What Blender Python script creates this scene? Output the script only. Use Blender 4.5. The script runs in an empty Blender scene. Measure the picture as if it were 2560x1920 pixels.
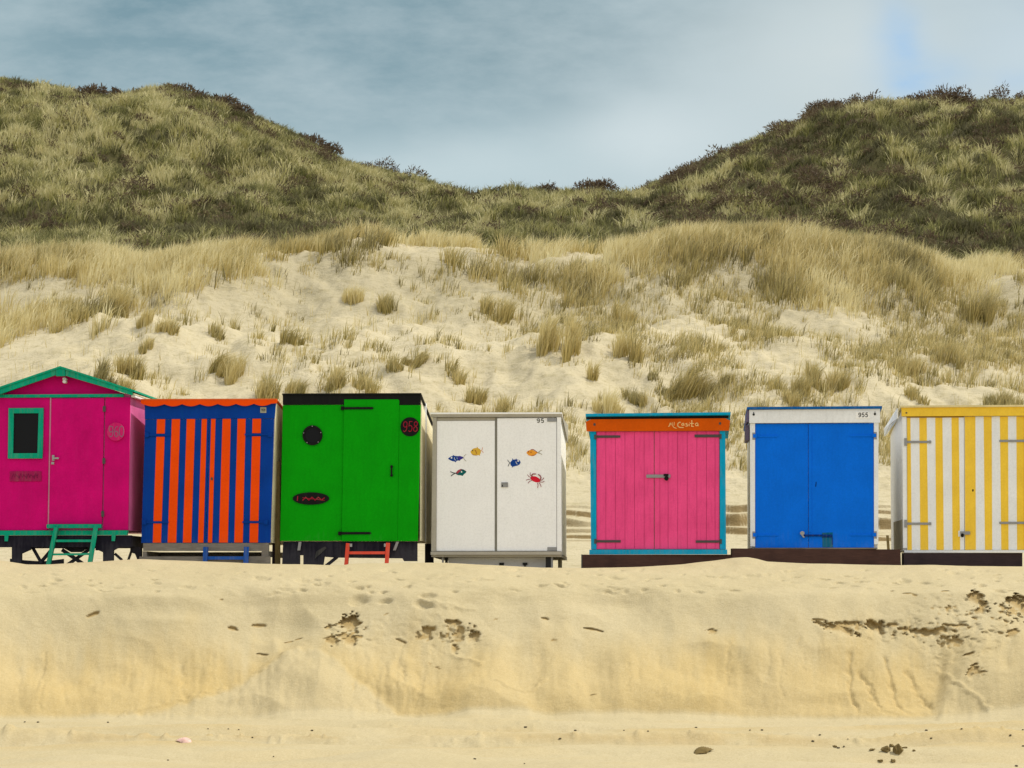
import bpy, bmesh, math, random
import numpy as np
R = math.radians
random.seed(7); rng = np.random.default_rng(7)
SC = bpy.context.scene
COL = SC.collection

# ------------------------------------------------------------------ camera
F = 5940.0                     # focal length in photo pixels (2560 wide)
EYE = 1.6
PITCH = math.atan(520 / F)
cd = bpy.data.cameras.new('camera'); cam = bpy.data.objects.new('camera', cd); COL.objects.link(cam)
cd.sensor_width = 36; cd.lens = F / 2560 * 36; cd.clip_start = 0.5; cd.clip_end = 3000
cam.location = (0, 0, EYE); cam.rotation_euler = (R(90) + PITCH, 0, 0)
SC.camera = cam
CP, SP = math.cos(PITCH), math.sin(PITCH)
def up(px, py, y):
    a = (px - 1280) / F; b = (960 - py) / F
    dy = CP - b * SP; dz = SP + b * CP
    return a / dy * y, EYE + dz / dy * y
def proj(X, Y, Z):
    z = Z - EYE; fw = Y * CP + z * SP; u = -Y * SP + z * CP
    return 1280 + X / fw * F, 960 - u / fw * F

# ------------------------------------------------------------------ sun, sky, exposure
SUN = np.array([0.56, 0.03, 0.83]); SUN /= np.linalg.norm(SUN)
sl = bpy.data.lights.new('sun', 'SUN'); so = bpy.data.objects.new('sun', sl); COL.objects.link(so)
sl.energy = 3.6; sl.angle = R(0.6); sl.color = (1.0, 0.93, 0.80)
from mathutils import Vector
so.rotation_euler = Vector(SUN).to_track_quat('Z', 'Y').to_euler()
so.location = (30, 0, 40)
SC.view_settings.view_transform = 'Standard'; SC.view_settings.look = 'None'
SC.view_settings.exposure = 0.10; SC.view_settings.gamma = 1
SC.view_settings.use_curve_mapping = False
W = bpy.data.worlds.new('World'); SC.world = W; W.use_nodes = True
nt = W.node_tree; nt.nodes.clear()
N = nt.nodes.new; L = nt.links.new
def wm(op, a, b=None, c=None):
    n = N('ShaderNodeMath'); n.operation = op
    for i, v in enumerate((a, b, c)):
        if v is None: continue
        if isinstance(v, (int, float)): n.inputs[i].default_value = v
        else: L(v, n.inputs[i])
    return n.outputs[0]
def wmix(f, a, b):
    n = N('ShaderNodeMix'); n.data_type = 'RGBA'
    L(f, n.inputs[0]) if not isinstance(f, float) else setattr(n.inputs[0], 'default_value', f)
    for i, v in ((6, a), (7, b)):
        if isinstance(v, tuple): n.inputs[i].default_value = (*v, 1)
        else: L(v, n.inputs[i])
    return n.outputs[2]
tc = N('ShaderNodeTexCoord'); sx = N('ShaderNodeSeparateXYZ'); L(tc.outputs['Generated'], sx.inputs[0])
ysafe = wm('MAXIMUM', sx.outputs[1], 0.15)
nz = N('ShaderNodeTexNoise'); nz.inputs['Scale'].default_value = 9; nz.inputs['Detail'].default_value = 4
L(tc.outputs['Generated'], nz.inputs['Vector'])
ns = N('ShaderNodeSeparateColor'); L(nz.outputs['Color'], ns.inputs[0])
U = wm('ADD', wm('DIVIDE', sx.outputs[0], ysafe), wm('MULTIPLY', wm('SUBTRACT', ns.outputs[0], .5), .05))
V = wm('ADD', wm('DIVIDE', sx.outputs[2], ysafe), wm('MULTIPLY', wm('SUBTRACT', ns.outputs[1], .5), .035))
def blob(px, py, rx, ry, s=1.0):
    a = wm('MULTIPLY', wm('SUBTRACT', U, (px - 1280) / F), F / rx)
    b = wm('MULTIPLY', wm('SUBTRACT', V, (1480 - py) / F), F / ry)
    r = wm('ADD', wm('MULTIPLY', a, a), wm('MULTIPLY', b, b))
    return wm('MULTIPLY', wm('EXPONENT', wm('MULTIPLY', r, -1.0)), s)
sky = N('ShaderNodeTexSky'); sky.sky_type = 'NISHITA'; sky.sun_disc = False
sky.sun_elevation = math.asin(SUN[2]); sky.sun_rotation = math.atan2(SUN[0], SUN[1])
def sc10(c): return tuple(10 * v for v in c)
# cloud deck seen inland: slate blue, paler towards its base and to the right
c = wmix(wm('MULTIPLY', wm('SUBTRACT', 0.240, V), 12.0), sc10((.190, .308, .355)), sc10((.42, .54, .575)))
n_ = nt.nodes[-1]
n_.clamp_factor = True
c = wmix(blob(1330, 60, 330, 190, .55), c, sc10((.24, .34, .37)))
c = wmix(wm('MINIMUM', blob(2120, 110, 470, 330, .95), 1.0), c, sc10((.63, .70, .70)))
c = wmix(blob(1690, 340, 300, 130, .9), c, sc10((.66, .74, .75)))
c = wmix(blob(2600, 120, 260, 260, .8), c, sc10((.60, .70, .75)))
c = wmix(blob(1180, 430, 420, 110, .8), c, sc10((.56, .67, .69)))
c = wmix(blob(-60, 20, 170, 160, .45), c, sc10((.40, .52, .55)))
nz4 = N('ShaderNodeTexNoise'); nz4.inputs['Scale'].default_value = 38; nz4.inputs['Detail'].default_value = 6; L(tc.outputs['Generated'], nz4.inputs['Vector'])
gp = wm('MINIMUM', wm('ADD', blob(2248, 70, 62, 90, .75), wm('ADD', blob(2315, 165, 110, 48, .75), blob(2570, 180, 70, 30, .35))), .9)
gr4 = N('ShaderNodeValToRGB'); gr4.color_ramp.elements[0].position = .36; gr4.color_ramp.elements[1].position = .62; L(nz4.outputs['Fac'], gr4.inputs[0])
c = wmix(wm('MULTIPLY', gp, wm('ADD', .62, wm('MULTIPLY', gr4.outputs[0], .38))), c, sc10((.30, .54, .84)))
nz3 = N('ShaderNodeTexNoise'); nz3.inputs['Scale'].default_value = 26; nz3.inputs['Detail'].default_value = 7; nz3.inputs['Roughness'].default_value = .62
mp3 = N('ShaderNodeMapping'); mp3.inputs['Scale'].default_value = (.6, 1, 1.6); L(tc.outputs['Generated'], mp3.inputs[0]); L(mp3.outputs[0], nz3.inputs['Vector'])
wr = N('ShaderNodeValToRGB'); wr.color_ramp.elements[0].position = .40; wr.color_ramp.elements[1].position = .72; L(nz3.outputs['Fac'], wr.inputs[0])
c = wmix(wm('MULTIPLY', wr.outputs[0], .5), c, sc10((.56, .65, .67)))
# the rest of the dome (overhead and seaward): unseen brightness added to fill fronts
away = wm('SMOOTH_MIN', wm('MAXIMUM', wm('ADD', wm('MULTIPLY', sx.outputs[1], -2.0), 1.2), wm('MULTIPLY', wm('SUBTRACT', sx.outputs[2], .30), 2.2)), 1.0, .1)
away = wm('MAXIMUM', away, 0.0)
nz2 = N('ShaderNodeTexNoise'); nz2.inputs['Scale'].default_value = 2.5; L(tc.outputs['Generated'], nz2.inputs['Vector'])
dome = wmix(nz2.outputs['Fac'], sc10((.75, .80, .86)), sc10((1.05, 1.05, 1.02)))
c = wmix(away, c, dome)
c = wmix(0.90, sky.outputs[0], c)
bg = N('ShaderNodeBackground'); bg.inputs[1].default_value = 0.1; L(c, bg.inputs[0])
ow = N('ShaderNodeOutputWorld'); L(bg.outputs[0], ow.inputs[0])

# ------------------------------------------------------------------ helpers
def s2l(v):
    v /= 255; return v / 12.92 if v <= .04045 else ((v + .055) / 1.055) ** 2.4
def rgb(r, g, b, k=1.0):
    return tuple(min(.9, max(.0015, s2l(v) / k)) for v in (r, g, b))
def tag(o, label=None, cat=None, group=None, kind=None):
    for k, v in (('label', label), ('category', cat), ('group', group), ('kind', kind)):
        if v: o[k] = v
    return o
class MT:
    """tiny node-material writer"""
    def __init__(s, name):
        s.m = bpy.data.materials.new(name); s.m.use_nodes = True; s.t = s.m.node_tree
        s.b = s.t.nodes['Principled BSDF']; s.b.inputs['Specular IOR Level'].default_value = .25
        s.tc = s.t.nodes.new('ShaderNodeTexCoord')
    def n(s, ty, **kw):
        n = s.t.nodes.new(ty)
        for k, v in kw.items():
            if isinstance(v, tuple) and k == 'inp':
                pass
            setattr(n, k, v)
        return n
    def l(s, a, b): s.t.links.new(a, b)
    def noise(s, scale, detail=4, vec=None, stretch=None, rough=.55):
        n = s.n('ShaderNodeTexNoise'); n.inputs['Scale'].default_value = scale
        n.inputs['Detail'].default_value = detail; n.inputs['Roughness'].default_value = rough
        v = s.tc.outputs['Object'] if vec is None else vec
        if stretch:
            m = s.n('ShaderNodeMapping'); m.inputs['Scale'].default_value = stretch; s.l(v, m.inputs[0]); v = m.outputs[0]
        s.l(v, n.inputs['Vector']); return n.outputs['Fac']
    def ramp(s, f, stops):
        r = s.n('ShaderNodeValToRGB'); e = r.color_ramp.elements
        while len(e) < len(stops): e.new(.5)
        for i, (p, c) in enumerate(stops):
            e[i].position = p; e[i].color = (*c, 1) if isinstance(c, tuple) else (c, c, c, 1)
        s.l(f, r.inputs[0]); return r.outputs[0]
    def mix(s, f, a, b, mode='MIX'):
        n = s.n('ShaderNodeMix'); n.data_type = 'RGBA'; n.blend_type = mode
        for i, v in ((0, f), (6, a), (7, b)):
            if isinstance(v, tuple): n.inputs[i].default_value = (*v, 1)
            elif isinstance(v, (float, int)): n.inputs[i].default_value = v
            else: s.l(v, n.inputs[i])
        return n.outputs[2]
    def math(s, op, a, b=None):
        n = s.n('ShaderNodeMath'); n.operation = op
        for i, v in enumerate((a, b)):
            if v is None: continue
            if isinstance(v, (int, float)): n.inputs[i].default_value = v
            else: s.l(v, n.inputs[i])
        return n.outputs[0]
    def attr(s, name):
        n = s.n('ShaderNodeAttribute'); n.attribute_name = name; return n.outputs['Fac']
    def bump(s, h, strength=.3, dist=.01):
        n = s.n('ShaderNodeBump'); n.inputs['Strength'].default_value = strength; n.inputs['Distance'].default_value = dist
        s.l(h, n.inputs['Height']); s.l(n.outputs[0], s.b.inputs['Normal'])
    def col(s, c):
        s.l(c, s.b.inputs['Base Color']) if not isinstance(c, tuple) else setattr(s.b.inputs['Base Color'], 'default_value', (*c, 1))
    def rough(s, v):
        s.l(v, s.b.inputs['Roughness']) if not isinstance(v, (float, int)) else setattr(s.b.inputs['Roughness'], 'default_value', v)

MATS = {}
def paint(name, c, rough=.7, wear=.35, dirt=(.30, .26, .18), dirtamt=.22, grain=(14, 14, 1.2), spec=.06):
    if name in MATS: return MATS[name]
    t = MT(name)
    a = t.noise(2.2, 3); b = t.noise(26, 4, stretch=(1, 1, .12)); g = t.noise(120, 2)
    d = tuple(v * (1 - wear * .55) for v in c); u = tuple(min(.92, v * (1 + wear * .22) ) for v in c)
    x = t.mix(t.ramp(a, [(.3, 0.), (.7, 1.)]), d, u)
    x = t.mix(t.math('MULTIPLY', t.ramp(b, [(.48, 0.), (.78, 1.)]), dirtamt), x, dirt)
    x = t.mix(t.math('MULTIPLY', t.ramp(g, [(.35, 1.), (.6, 0.)]), .10), x, tuple(v * .5 for v in c))
    ob = t.n('ShaderNodeSeparateXYZ'); t.l(t.tc.outputs['Object'], ob.inputs[0])
    lowf = t.math('MULTIPLY', t.ramp(t.math('SUBTRACT', t.math('ADD', t.math('MULTIPLY', b, .55), a), ob.outputs[2]), [(.28, 0.), (.62, 1.)]), .30)
    x = t.mix(lowf, x, tuple(min(.95, v * .78 + .085) for v in c) if dirtamt > .03 else c)
    gr = t.noise(34, 2, rough=.8)
    x = t.mix(t.math('MULTIPLY', t.ramp(gr, [(.38, 1.), (.52, 0.)]), .16), x, tuple(v * .62 for v in c))
    x = t.mix(t.math('MULTIPLY', t.ramp(gr, [(.55, 0.), (.72, 1.)]), .14), x, tuple(min(.95, v * 1.25 + .01) for v in c))
    t.col(x); t.rough(max(rough, .62)); t.b.inputs['Specular IOR Level'].default_value = spec
    t.bump(t.noise(18, 5, stretch=(3, 3, .35)), .25, .006)
    MATS[name] = t.m; return t.m
def metal(name, c, rough=.45, met=.6):
    if name in MATS: return MATS[name]
    t = MT(name); a = t.noise(30, 4)
    t.col(t.mix(a, tuple(v * .7 for v in c), c)); t.rough(rough); t.b.inputs['Metallic'].default_value = met
    MATS[name] = t.m; return t.m
def wood(name, c1, c2, sc=(2, 2, 40), rough=.8):
    if name in MATS: return MATS[name]
    t = MT(name); a = t.noise(3, 6, stretch=sc, rough=.7); b = t.noise(4, 3)
    x = t.mix(t.ramp(a, [(.3, 0.), (.7, 1.)]), c1, c2)
    x = t.mix(t.math('MULTIPLY', t.ramp(b, [(.45, 0.), (.75, 1.)]), .5), x, tuple(v * .55 for v in c1))
    t.col(x); t.rough(rough); t.bump(a, .5, .006)
    MATS[name] = t.m; return t.m

def link_bm(bm, name, mats, parent=None, loc=None):
    bmesh.ops.recalc_face_normals(bm, faces=bm.faces)
    me = bpy.data.meshes.new(name); bm.to_mesh(me); bm.free()
    o = bpy.data.objects.new(name, me); COL.objects.link(o)
    for m in (mats if isinstance(mats, (list, tuple)) else [mats]): me.materials.append(m)
    if parent: o.parent = parent
    if loc: o.location = loc
    return o
def empty(name, loc, rz=0.):
    o = bpy.data.objects.new(name, None); COL.objects.link(o); o.location = loc; o.rotation_euler = (0, 0, rz)
    o.empty_display_size = .3; return o
def prism(bm, pts, y0, y1, mi=0):
    """pts: (x,z) outline, extruded from y0 (front) to y1 (back)"""
    a = [bm.verts.new((x, y0, z)) for x, z in pts]; b = [bm.verts.new((x, y1, z)) for x, z in pts]
    fs = [bm.faces.new(a), bm.faces.new(b[::-1])]
    for i in range(len(pts)):
        j = (i + 1) % len(pts); fs.append(bm.faces.new((a[i], b[i], b[j], a[j])))
    for f in fs: f.material_index = mi
def stroke(bm, pts, w, y0, y1, mi=0):
    """mitred ribbon along pts in (x,z)"""
    n = len(pts); closed = n > 3 and abs(pts[0][0] - pts[-1][0]) < 1e-6 and abs(pts[0][1] - pts[-1][1]) < 1e-6
    Lf, Rt = [], []
    for i in range(n):
        p = Vector(pts[i]).to_2d() if False else pts[i]
        pa = pts[i - 1] if i > 0 else (pts[-2] if closed else None)
        pb = pts[i + 1] if i < n - 1 else (pts[1] if closed else None)
        def dr(u, v):
            dx, dz = v[0] - u[0], v[1] - u[1]; l = math.hypot(dx, dz) or 1; return dx / l, dz / l
        d1 = dr(pa, p) if pa else dr(p, pb); d2 = dr(p, pb) if pb else d1
        tx, tz = d1[0] + d2[0], d1[1] + d2[1]; l = math.hypot(tx, tz)
        if l < .3: tx, tz = d1; l = 1
        tx /= l; tz /= l; k = max(.6, tx * d1[0] + tz * d1[1])
        nx, nz_ = -tz * w / 2 / k, tx * w / 2 / k
        Lf.append((p[0] + nx, p[1] + nz_)); Rt.append((p[0] - nx, p[1] - nz_))
    fa = [bm.verts.new((x, y0, z)) for x, z in Lf]; fb = [bm.verts.new((x, y0, z)) for x, z in Rt]
    ba = [bm.verts.new((x, y1, z)) for x, z in Lf]; bb = [bm.verts.new((x, y1, z)) for x, z in Rt]
    for i in range(n - 1):
        for q in ((fa[i], fa[i+1], fb[i+1], fb[i]), (ba[i], bb[i], bb[i+1], ba[i+1]),
                  (fa[i], ba[i], ba[i+1], fa[i+1]), (fb[i], fb[i+1], bb[i+1], bb[i])):
            bm.faces.new(q).material_index = mi
    for i in (0, n - 1): bm.faces.new((fa[i], fb[i], bb[i], ba[i])).material_index = mi
def ell(cx, cy, rx, ry, n=28, a0=0.):
    c, s = math.cos(a0), math.sin(a0)
    return [(cx + rx * math.cos(t) * c - ry * math.sin(t) * s, cy + rx * math.cos(t) * s + ry * math.sin(t) * c)
            for t in (2 * math.pi * i / n for i in range(n))]

DIG = {'9': [(.88,.32),(.72,.52),(.45,.57),(.18,.45),(.08,.25),(.22,.06),(.5,0),(.8,.08),(.9,.32),(.86,.7),(.7,.93),(.42,1),(.15,.9)],
       '5': [(.85,0),(.25,0),(.18,.45),(.5,.38),(.8,.48),(.9,.7),(.75,.93),(.45,1),(.12,.9)],
       '6': [(.8,.05),(.45,.1),(.2,.35),(.1,.65),(.25,.93),(.5,1),(.8,.9),(.88,.68),(.7,.5),(.4,.47),(.13,.62)],
       '0': [(.5,0),(.2,.1),(.08,.35),(.08,.65),(.2,.9),(.5,1),(.8,.9),(.92,.65),(.92,.35),(.8,.1),(.5,0)],
       '8': [(.5,.47),(.2,.35),(.18,.12),(.5,0),(.82,.12),(.8,.35),(.5,.47),(.15,.64),(.12,.88),(.5,1),(.88,.88),(.85,.64),(.5,.47)]}

# ------------------------------------------------------------------ noise in numpy
def _h(ix, iy, seed):
    h = (ix.astype(np.int64) * 374761393 + iy.astype(np.int64) * 668265263 + seed * 974711) & 0x7fffffff
    h = ((h ^ (h >> 13)) * 1274126177) & 0x7fffffff
    return ((h ^ (h >> 16)) & 0xffff) / 65535.0
def vnoise(x, y, seed=0):
    ix = np.floor(x); iy = np.floor(y); fx = x - ix; fy = y - iy
    fx = fx * fx * (3 - 2 * fx); fy = fy * fy * (3 - 2 * fy)
    a = _h(ix, iy, seed); b = _h(ix + 1, iy, seed); c = _h(ix, iy + 1, seed); d = _h(ix + 1, iy + 1, seed)
    return (a + (b - a) * fx) * (1 - fy) + (c + (d - c) * fx) * fy
def fbm(x, y, oct=4, seed=0, g=.5):
    t = 0; a = 1; s = 0
    x = np.asarray(x, float); y = np.asarray(y, float)
    for i in range(oct):
        t = t + a * (vnoise(x, y, seed + i * 17) - .5); s += a; a *= g; x = x * 2.03 + 11.3; y = y * 2.03 + 5.7
    return t / s * 2
def sst(a, b, x):
    t = np.clip((x - a) / (b - a), 0, 1); return t * t * (3 - 2 * t)
def grid_mesh(name, X, Y, Z, mat, attrs=None):
    nr, nc = X.shape
    me = bpy.data.meshes.new(name); nv = nr * nc; nf = (nr - 1) * (nc - 1)
    co = np.stack([X, Y, Z], -1).reshape(-1, 3).astype(np.float32)
    me.vertices.add(nv); me.vertices.foreach_set('co', co.ravel())
    i = np.arange(nv, dtype=np.int32).reshape(nr, nc)
    q = np.stack([i[:-1, :-1], i[:-1, 1:], i[1:, 1:], i[1:, :-1]], -1).reshape(-1)
    me.loops.add(nf * 4); me.loops.foreach_set('vertex_index', q.astype(np.int32))
    me.polygons.add(nf); me.polygons.foreach_set('loop_start', np.arange(0, nf * 4, 4, dtype=np.int32))
    me.polygons.foreach_set('loop_total', np.full(nf, 4, dtype=np.int32))
    me.update(calc_edges=True); me.polygons.foreach_set('use_smooth', np.ones(nf, dtype=bool))
    for k, v in (attrs or {}).items():
        at = me.attributes.new(k, 'FLOAT', 'POINT'); at.data.foreach_set('value', np.asarray(v, np.float32).ravel())
    me.materials.append(mat)
    o = bpy.data.objects.new(name, me); COL.objects.link(o); return o

# ------------------------------------------------------------------ sand materials
def sand_mat():
    t = MT('beach_sand')
    P = t.tc.outputs['Object']
    dry = t.mix(t.noise(.9, 5), (.405, .338, .192), (.485, .415, .262))
    wet = t.mix(t.noise(2.5, 4, stretch=(3, 1, .6)), (.430, .310, .120), (.495, .378, .172))
    x = t.mix(t.attr('damp'), dry, wet)
    shade_brown = (.34, .235, .09)  # brown that carries the shade inside holes and along tracks
    x = t.mix(t.attr('raw'), x, shade_brown)
    g = t.noise(160, 3, rough=.8)
    x = t.mix(t.math('MULTIPLY', t.ramp(g, [(.35, 1.), (.5, 0.)]), .30), x, (.26, .20, .10))
    sp = t.noise(420, 1)
    x = t.mix(t.math('MULTIPLY', t.ramp(sp, [(.62, 0.), (.7, 1.)]), .35), x, (.62, .56, .40))
    g2 = t.noise(38, 3, rough=.8)
    x = t.mix(t.math('MULTIPLY', t.ramp(g2, [(.36, 1.), (.5, 0.)]), .22), x, (.27, .21, .10))
    x = t.mix(t.math('MULTIPLY', t.ramp(g2, [(.54, 0.), (.7, 1.)]), .22), x, (.60, .54, .38))
    t.col(x); t.rough(.95); t.b.inputs['Specular IOR Level'].default_value = .1
    h = t.math('ADD', t.math('MULTIPLY', t.noise(60, 4), 1.8), t.math('MULTIPLY', t.noise(9, 4, stretch=(1, 2.2, 1)), 2.0))
    t.bump(h, .35, .012)
    return t.m
M_SAND = sand_mat()
def dune_mat():
    t = MT('dune_ground')
    dry = t.mix(t.noise(.5, 6), (.430, .375, .242), (.530, .470, .328))
    n1 = t.noise(3.2, 6, stretch=(.8, 1.4, 2.2), rough=.7)
    dry = t.mix(t.math('MULTIPLY', t.ramp(n1, [(.50, 0.), (.68, 1.)]), .50), dry, (.30, .255, .135))
    n2 = t.noise(9, 5, rough=.75)
    dry = t.mix(t.math('MULTIPLY', t.ramp(n2, [(.54, 0.), (.66, 1.)]), .42), dry, (.24, .20, .10))
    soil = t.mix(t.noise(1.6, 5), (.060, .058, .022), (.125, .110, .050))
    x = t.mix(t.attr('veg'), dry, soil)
    x = t.mix(t.attr('raw'), x, (.22, .15, .06))
    t.col(x); t.rough(.95); t.b.inputs['Specular IOR Level'].default_value = .1
    t.bump(t.math('ADD', n1, n2), .6, .05)
    return t.m
M_DUNE = dune_mat()

# ------------------------------------------------------------------ the berm and beach
def interp(x, pts): return np.interp(x, [p[0] for p in pts], [p[1] for p in pts])
def smooth1(a, k):
    w = np.exp(-np.linspace(-2, 2, 2 * k + 1) ** 2); w /= w.sum()
    return np.convolve(np.pad(a, k, mode='edge'), w, 'valid')
CREST_PX = [(-200,1402),(0,1401),(25,1404),(70,1411),(118,1411),(230,1405),(345,1398),(360,1398),(520,1404),(680,1410),(790,1412),(860,1413),(880,1409),(1040,1407),(1110,1407),
            (1255,1414),(1365,1419),(1455,1420),(1600,1417),(1700,1411),(1780,1402),(1830,1395),(1866,1393),(1890,1397),(1915,1404),(2020,1409),(2250,1413),(2320,1412),(2420,1415),(2560,1416),(2800,1416)]
BZ = {}
def build_berm():
    ys = np.array([-60,-20,0,10,20,29.6,30.05,30.12,32.22,32.55,33.2,34.0,34.6,35.2,35.8,36.4,38.6])
    fine = np.concatenate([np.linspace(-60, 19, 40), np.arange(19.1, 29.7, .045), np.arange(29.72, 35.2, .0165), np.arange(35.25, 38.61, .07)])
    xf = np.arange(-8.3, 8.3, .02)
    ext = np.array([.1,.25,.5,.9,1.5,2.4,3.6,5.2,7.5,11,16,24,36,55,90,140])
    xs = np.concatenate([-8.3 - ext[::-1], xf, 8.3 + ext])
    X, Yp = np.meshgrid(xs, fine)
    crest_z = EYE + (1480 - interp(1280 + xs / 34.6 * F, CREST_PX)) / F * 34.6
    crest_z = smooth1(crest_z, 4)
    base = np.array([0,0,0,0,0,.0,.015,.05,1.56,1.70,1.86,1.965,2.0,1.97,1.94,1.93,1.93])
    z1 = np.interp(fine, ys, base)
    # smooth brow more than toe
    dense = np.arange(29, 38.6, .01); zd = np.interp(dense, ys, base); zs = smooth1(zd, 22); zb = smooth1(zd, 5)
    zz = np.where(dense > 31, zs, zb); z1 = np.where((fine > 29.1) & (fine < 38.5), np.interp(fine, dense, zz), z1)
    w = np.exp(-((fine - 34.6) / .9) ** 2) 
    Z = z1[:, None] + w[:, None] * (crest_z - 2.0)[None, :]
    Y = Yp.copy()
    # wavering brow
    brow = sst(29.9, 30.6, Yp) * (1 - sst(33.2, 34.2, Yp))
    off = fbm(X * .35, X * 0 + 3, 3, 5) * .22 + fbm(X * 1.1, Yp * .4, 3, 8) * .05
    Y = Y + brow * off
    PX, PY = proj(X, Y, Z)
    wx = PX + fbm(PX / 15, PY / 12, 3, 31) * 9; wy = PY + fbm(PX / 16, PY / 11, 3, 77) * 8
    Pq = np.zeros_like(X)        # metres cut straight back into the bank (holes, overhangs)
    D = np.zeros_like(X)         # metres pushed into the bank (positive = in)
    raw = np.zeros_like(X); damp = np.zeros_like(X)
    scarp = sst(1462, 1500, PY) * (Yp > 28.9)
    # fallen sand fans lying on the face
    def fan(pts, amt, soft=26, side=None):
        cv = interp(PX, pts); return sst(0, soft, PY - cv) * amt
    def heap(pts, amt, soft):
        cv = interp(PX, pts) + fbm(PX / 40, PY / 60, 3, 19) * 14
        return amt * sst(0, soft, PY - cv) 
    P1 = [(150,1880),(330,1782),(450,1750),(560,1706),(640,1665),(700,1622),(745,1600),(800,1615),(850,1650),(930,1720),(1010,1790),(1100,1860)]
    f1 = heap(P1, 1, 26); f1s = heap(P1, 1, 130)
    P2 = [(1700,1950),(2250,1860),(2340,1690),(2370,1600),(2420,1570),(2560,1545),(2800,1540)]
    f2 = heap(P2, 1, 150)
    P3 = [(1000,1880),(1110,1800),(1170,1700),(1230,1665),(1300,1700),(1370,1780),(1450,1860)]
    f3 = heap(P3, 1, 120)
    D -= .022 * f1 + .15 * f1s + .13 * f2 + .09 * f3
    # bays in the face
    NZ = fbm(PX / 11, PY / 8, 4, 301, .62)
    def pit(cx, cy, rx, ry, d, edge=.5, warp=1.0, shade_amt=0.0):
        a = (PX + (wx - PX) * warp - cx) / rx; b = (PY + (wy - PY) * warp - cy) / ry
        r = np.sqrt(a * a + b * b); m = 1 - sst(1 - edge, 1, r)
        nonlocal D, raw
        D = D + d * m; raw = np.maximum(raw, shade_amt * m)
    def bite(cx, cy, rx, ry, d, rot=0, shade_amt=.9, warp=1.):
        """undercut: abrupt upper edge, ramping out to nothing at the bottom"""
        c, s = math.cos(rot), math.sin(rot)
        warp = warp * (.25 if ry <= 6 else .8); rx *= 1.2 if ry > 6 else .85; ry *= 1.25 if ry > 6 else .8; d *= .9 if ry > 7 else 1.1
        ax = PX + (wx - PX) * warp - cx; ay = PY + (wy - PY) * warp - cy
        a = (ax * c + ay * s) / rx; b = (-ax * s + ay * c) / ry
        m = np.clip(1 - a * a, 0, 1) ** .5
        nonlocal Pq, raw
        if ry > 8:
            e = 1 - np.sqrt(a * a + b * b)
            v = sst(0, .14, e + NZ * .75 - .10) * (1 - .6 * sst(.1, 1.1, b)); Pq = np.maximum(Pq, .62 * d * v)
            raw = np.maximum(raw, shade_amt * sst(.2, .6, v) * (1 - sst(-.1, .7, b)))  # brown on the upper wall: the hole's shade put into the colour
        else:
            top = sst(-1.0 * m - .02, -.62 * m, b) * (np.abs(a) < 1); bot = 1 - sst(-.4, 1.0, b / np.maximum(m, .05))
            v = top * bot * (m > .02); Pq = np.maximum(Pq, .6 * d * v); raw = np.maximum(raw, shade_amt * sst(.15, .45, v))  # slit shade put into the colour too
    pit(230, 1610, 470, 150, .20, .8, 0); pit(1060, 1630, 190, 110, .12, .7, .3)
    pit(1308, 1650, 72, 95, .05, .7, .5); pit(1480, 1690, 70, 110, .05, .7, .5); pit(2260, 1660, 190, 120, .08, .5, .6)
    pit(430, 1520, 180, 30, .05, .9, 0); pit(700, 1545, 110, 50, .07, .8, .3)
    # dark little slits and holes
    for cx, cy, rx, ry, d, rot in [(232,1529,20,6,.07,-.2),(580,1546,14,6,.08,0),(644,1532,22,5,.07,-.05),(655,1617,17,5,.08,.4),(553,1491,6,2,.04,0),
            (1362,1538,14,4,.06,.1),(1485,1563,32,5,.09,.15),(1385,1590,9,3,.05,0),(1484,1748,11,3,.05,0),(1780,1570,11,9,.07,.4),
            (874,1552,24,24,.22,.3),(820,1555,8,10,.10,0),(832,1596,14,16,.12,-.3),(858,1583,14,10,.10,.3),(876,1597,15,18,.13,.2),(895,1590,9,7,.07,0),
            (1068,1569,15,14,.14,.6),(1100,1573,10,9,.10,.2),(1131,1548,22,7,.14,.05),(1148,1566,12,20,.10,0),(1186,1573,12,15,.14,.5),(1137,1605,9,10,.09,0),(1003,1588,18,4,.06,.35),
            (720,1582,14,5,.05,0),(745,1578,12,5,.05,0),(1075,1640,6,3,.04,.6),(1094,1652,8,3,.05,.6),(965,1535,8,2,.03,0),(1238,1532,6,2,.03,0),
            (2044,1563,20,5,.07,0),(2096,1583,44,10,.14,.25),(2120,1570,30,7,.10,0),(2188,1572,20,12,.16,.15),(2232,1564,18,6,.09,0),(2262,1573,22,6,.09,.1),
            (2300,1580,40,8,.15,.1),(2340,1582,26,8,.14,0),(2374,1571,22,5,.08,.1),(2405,1574,18,5,.09,0),(2380,1603,24,8,.12,.3),(2392,1614,10,4,.06,.2),(2358,1608,8,4,.05,0),
            (2441,1510,24,17,.20,.3),(2455,1536,13,15,.14,0),(2370,1534,8,10,.08,0),(2548,1523,30,24,.22,.6),(2528,1602,13,12,.10,0),(2500,1598,8,5,.06,.3),(2423,1642,16,6,.10,0),
            (2432,1692,15,14,.12,-.4),(2450,1698,18,6,.09,0),(2270,1496,16,4,.05,.1),(2285,1500,8,4,.05,.4),(2362,1492,12,5,.06,0),(2438,1558,9,5,.06,.5),(2420,1580,6,4,.04,.4),(2330,1532,5,3,.04,.4),(2480,1560,6,5,.05,.4)]:
        bite(cx, cy, rx, ry, d, rot)
    for k in range(12):          # crumbled edge at right and centre
        if k % 3: cx, cy = rng.normal(2390, 80), 0; cy = 1500 + (cx - 2240) * .42 + rng.normal(0, 26)
        else: cx, cy = rng.choice([rng.normal(870, 40), rng.normal(1140, 50)]), rng.normal(1580, 22)
        bite(cx, cy, rng.uniform(3, 9), rng.uniform(1.6, 4), rng.uniform(.02, .05), rng.normal(.1, .4), .6)
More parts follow.
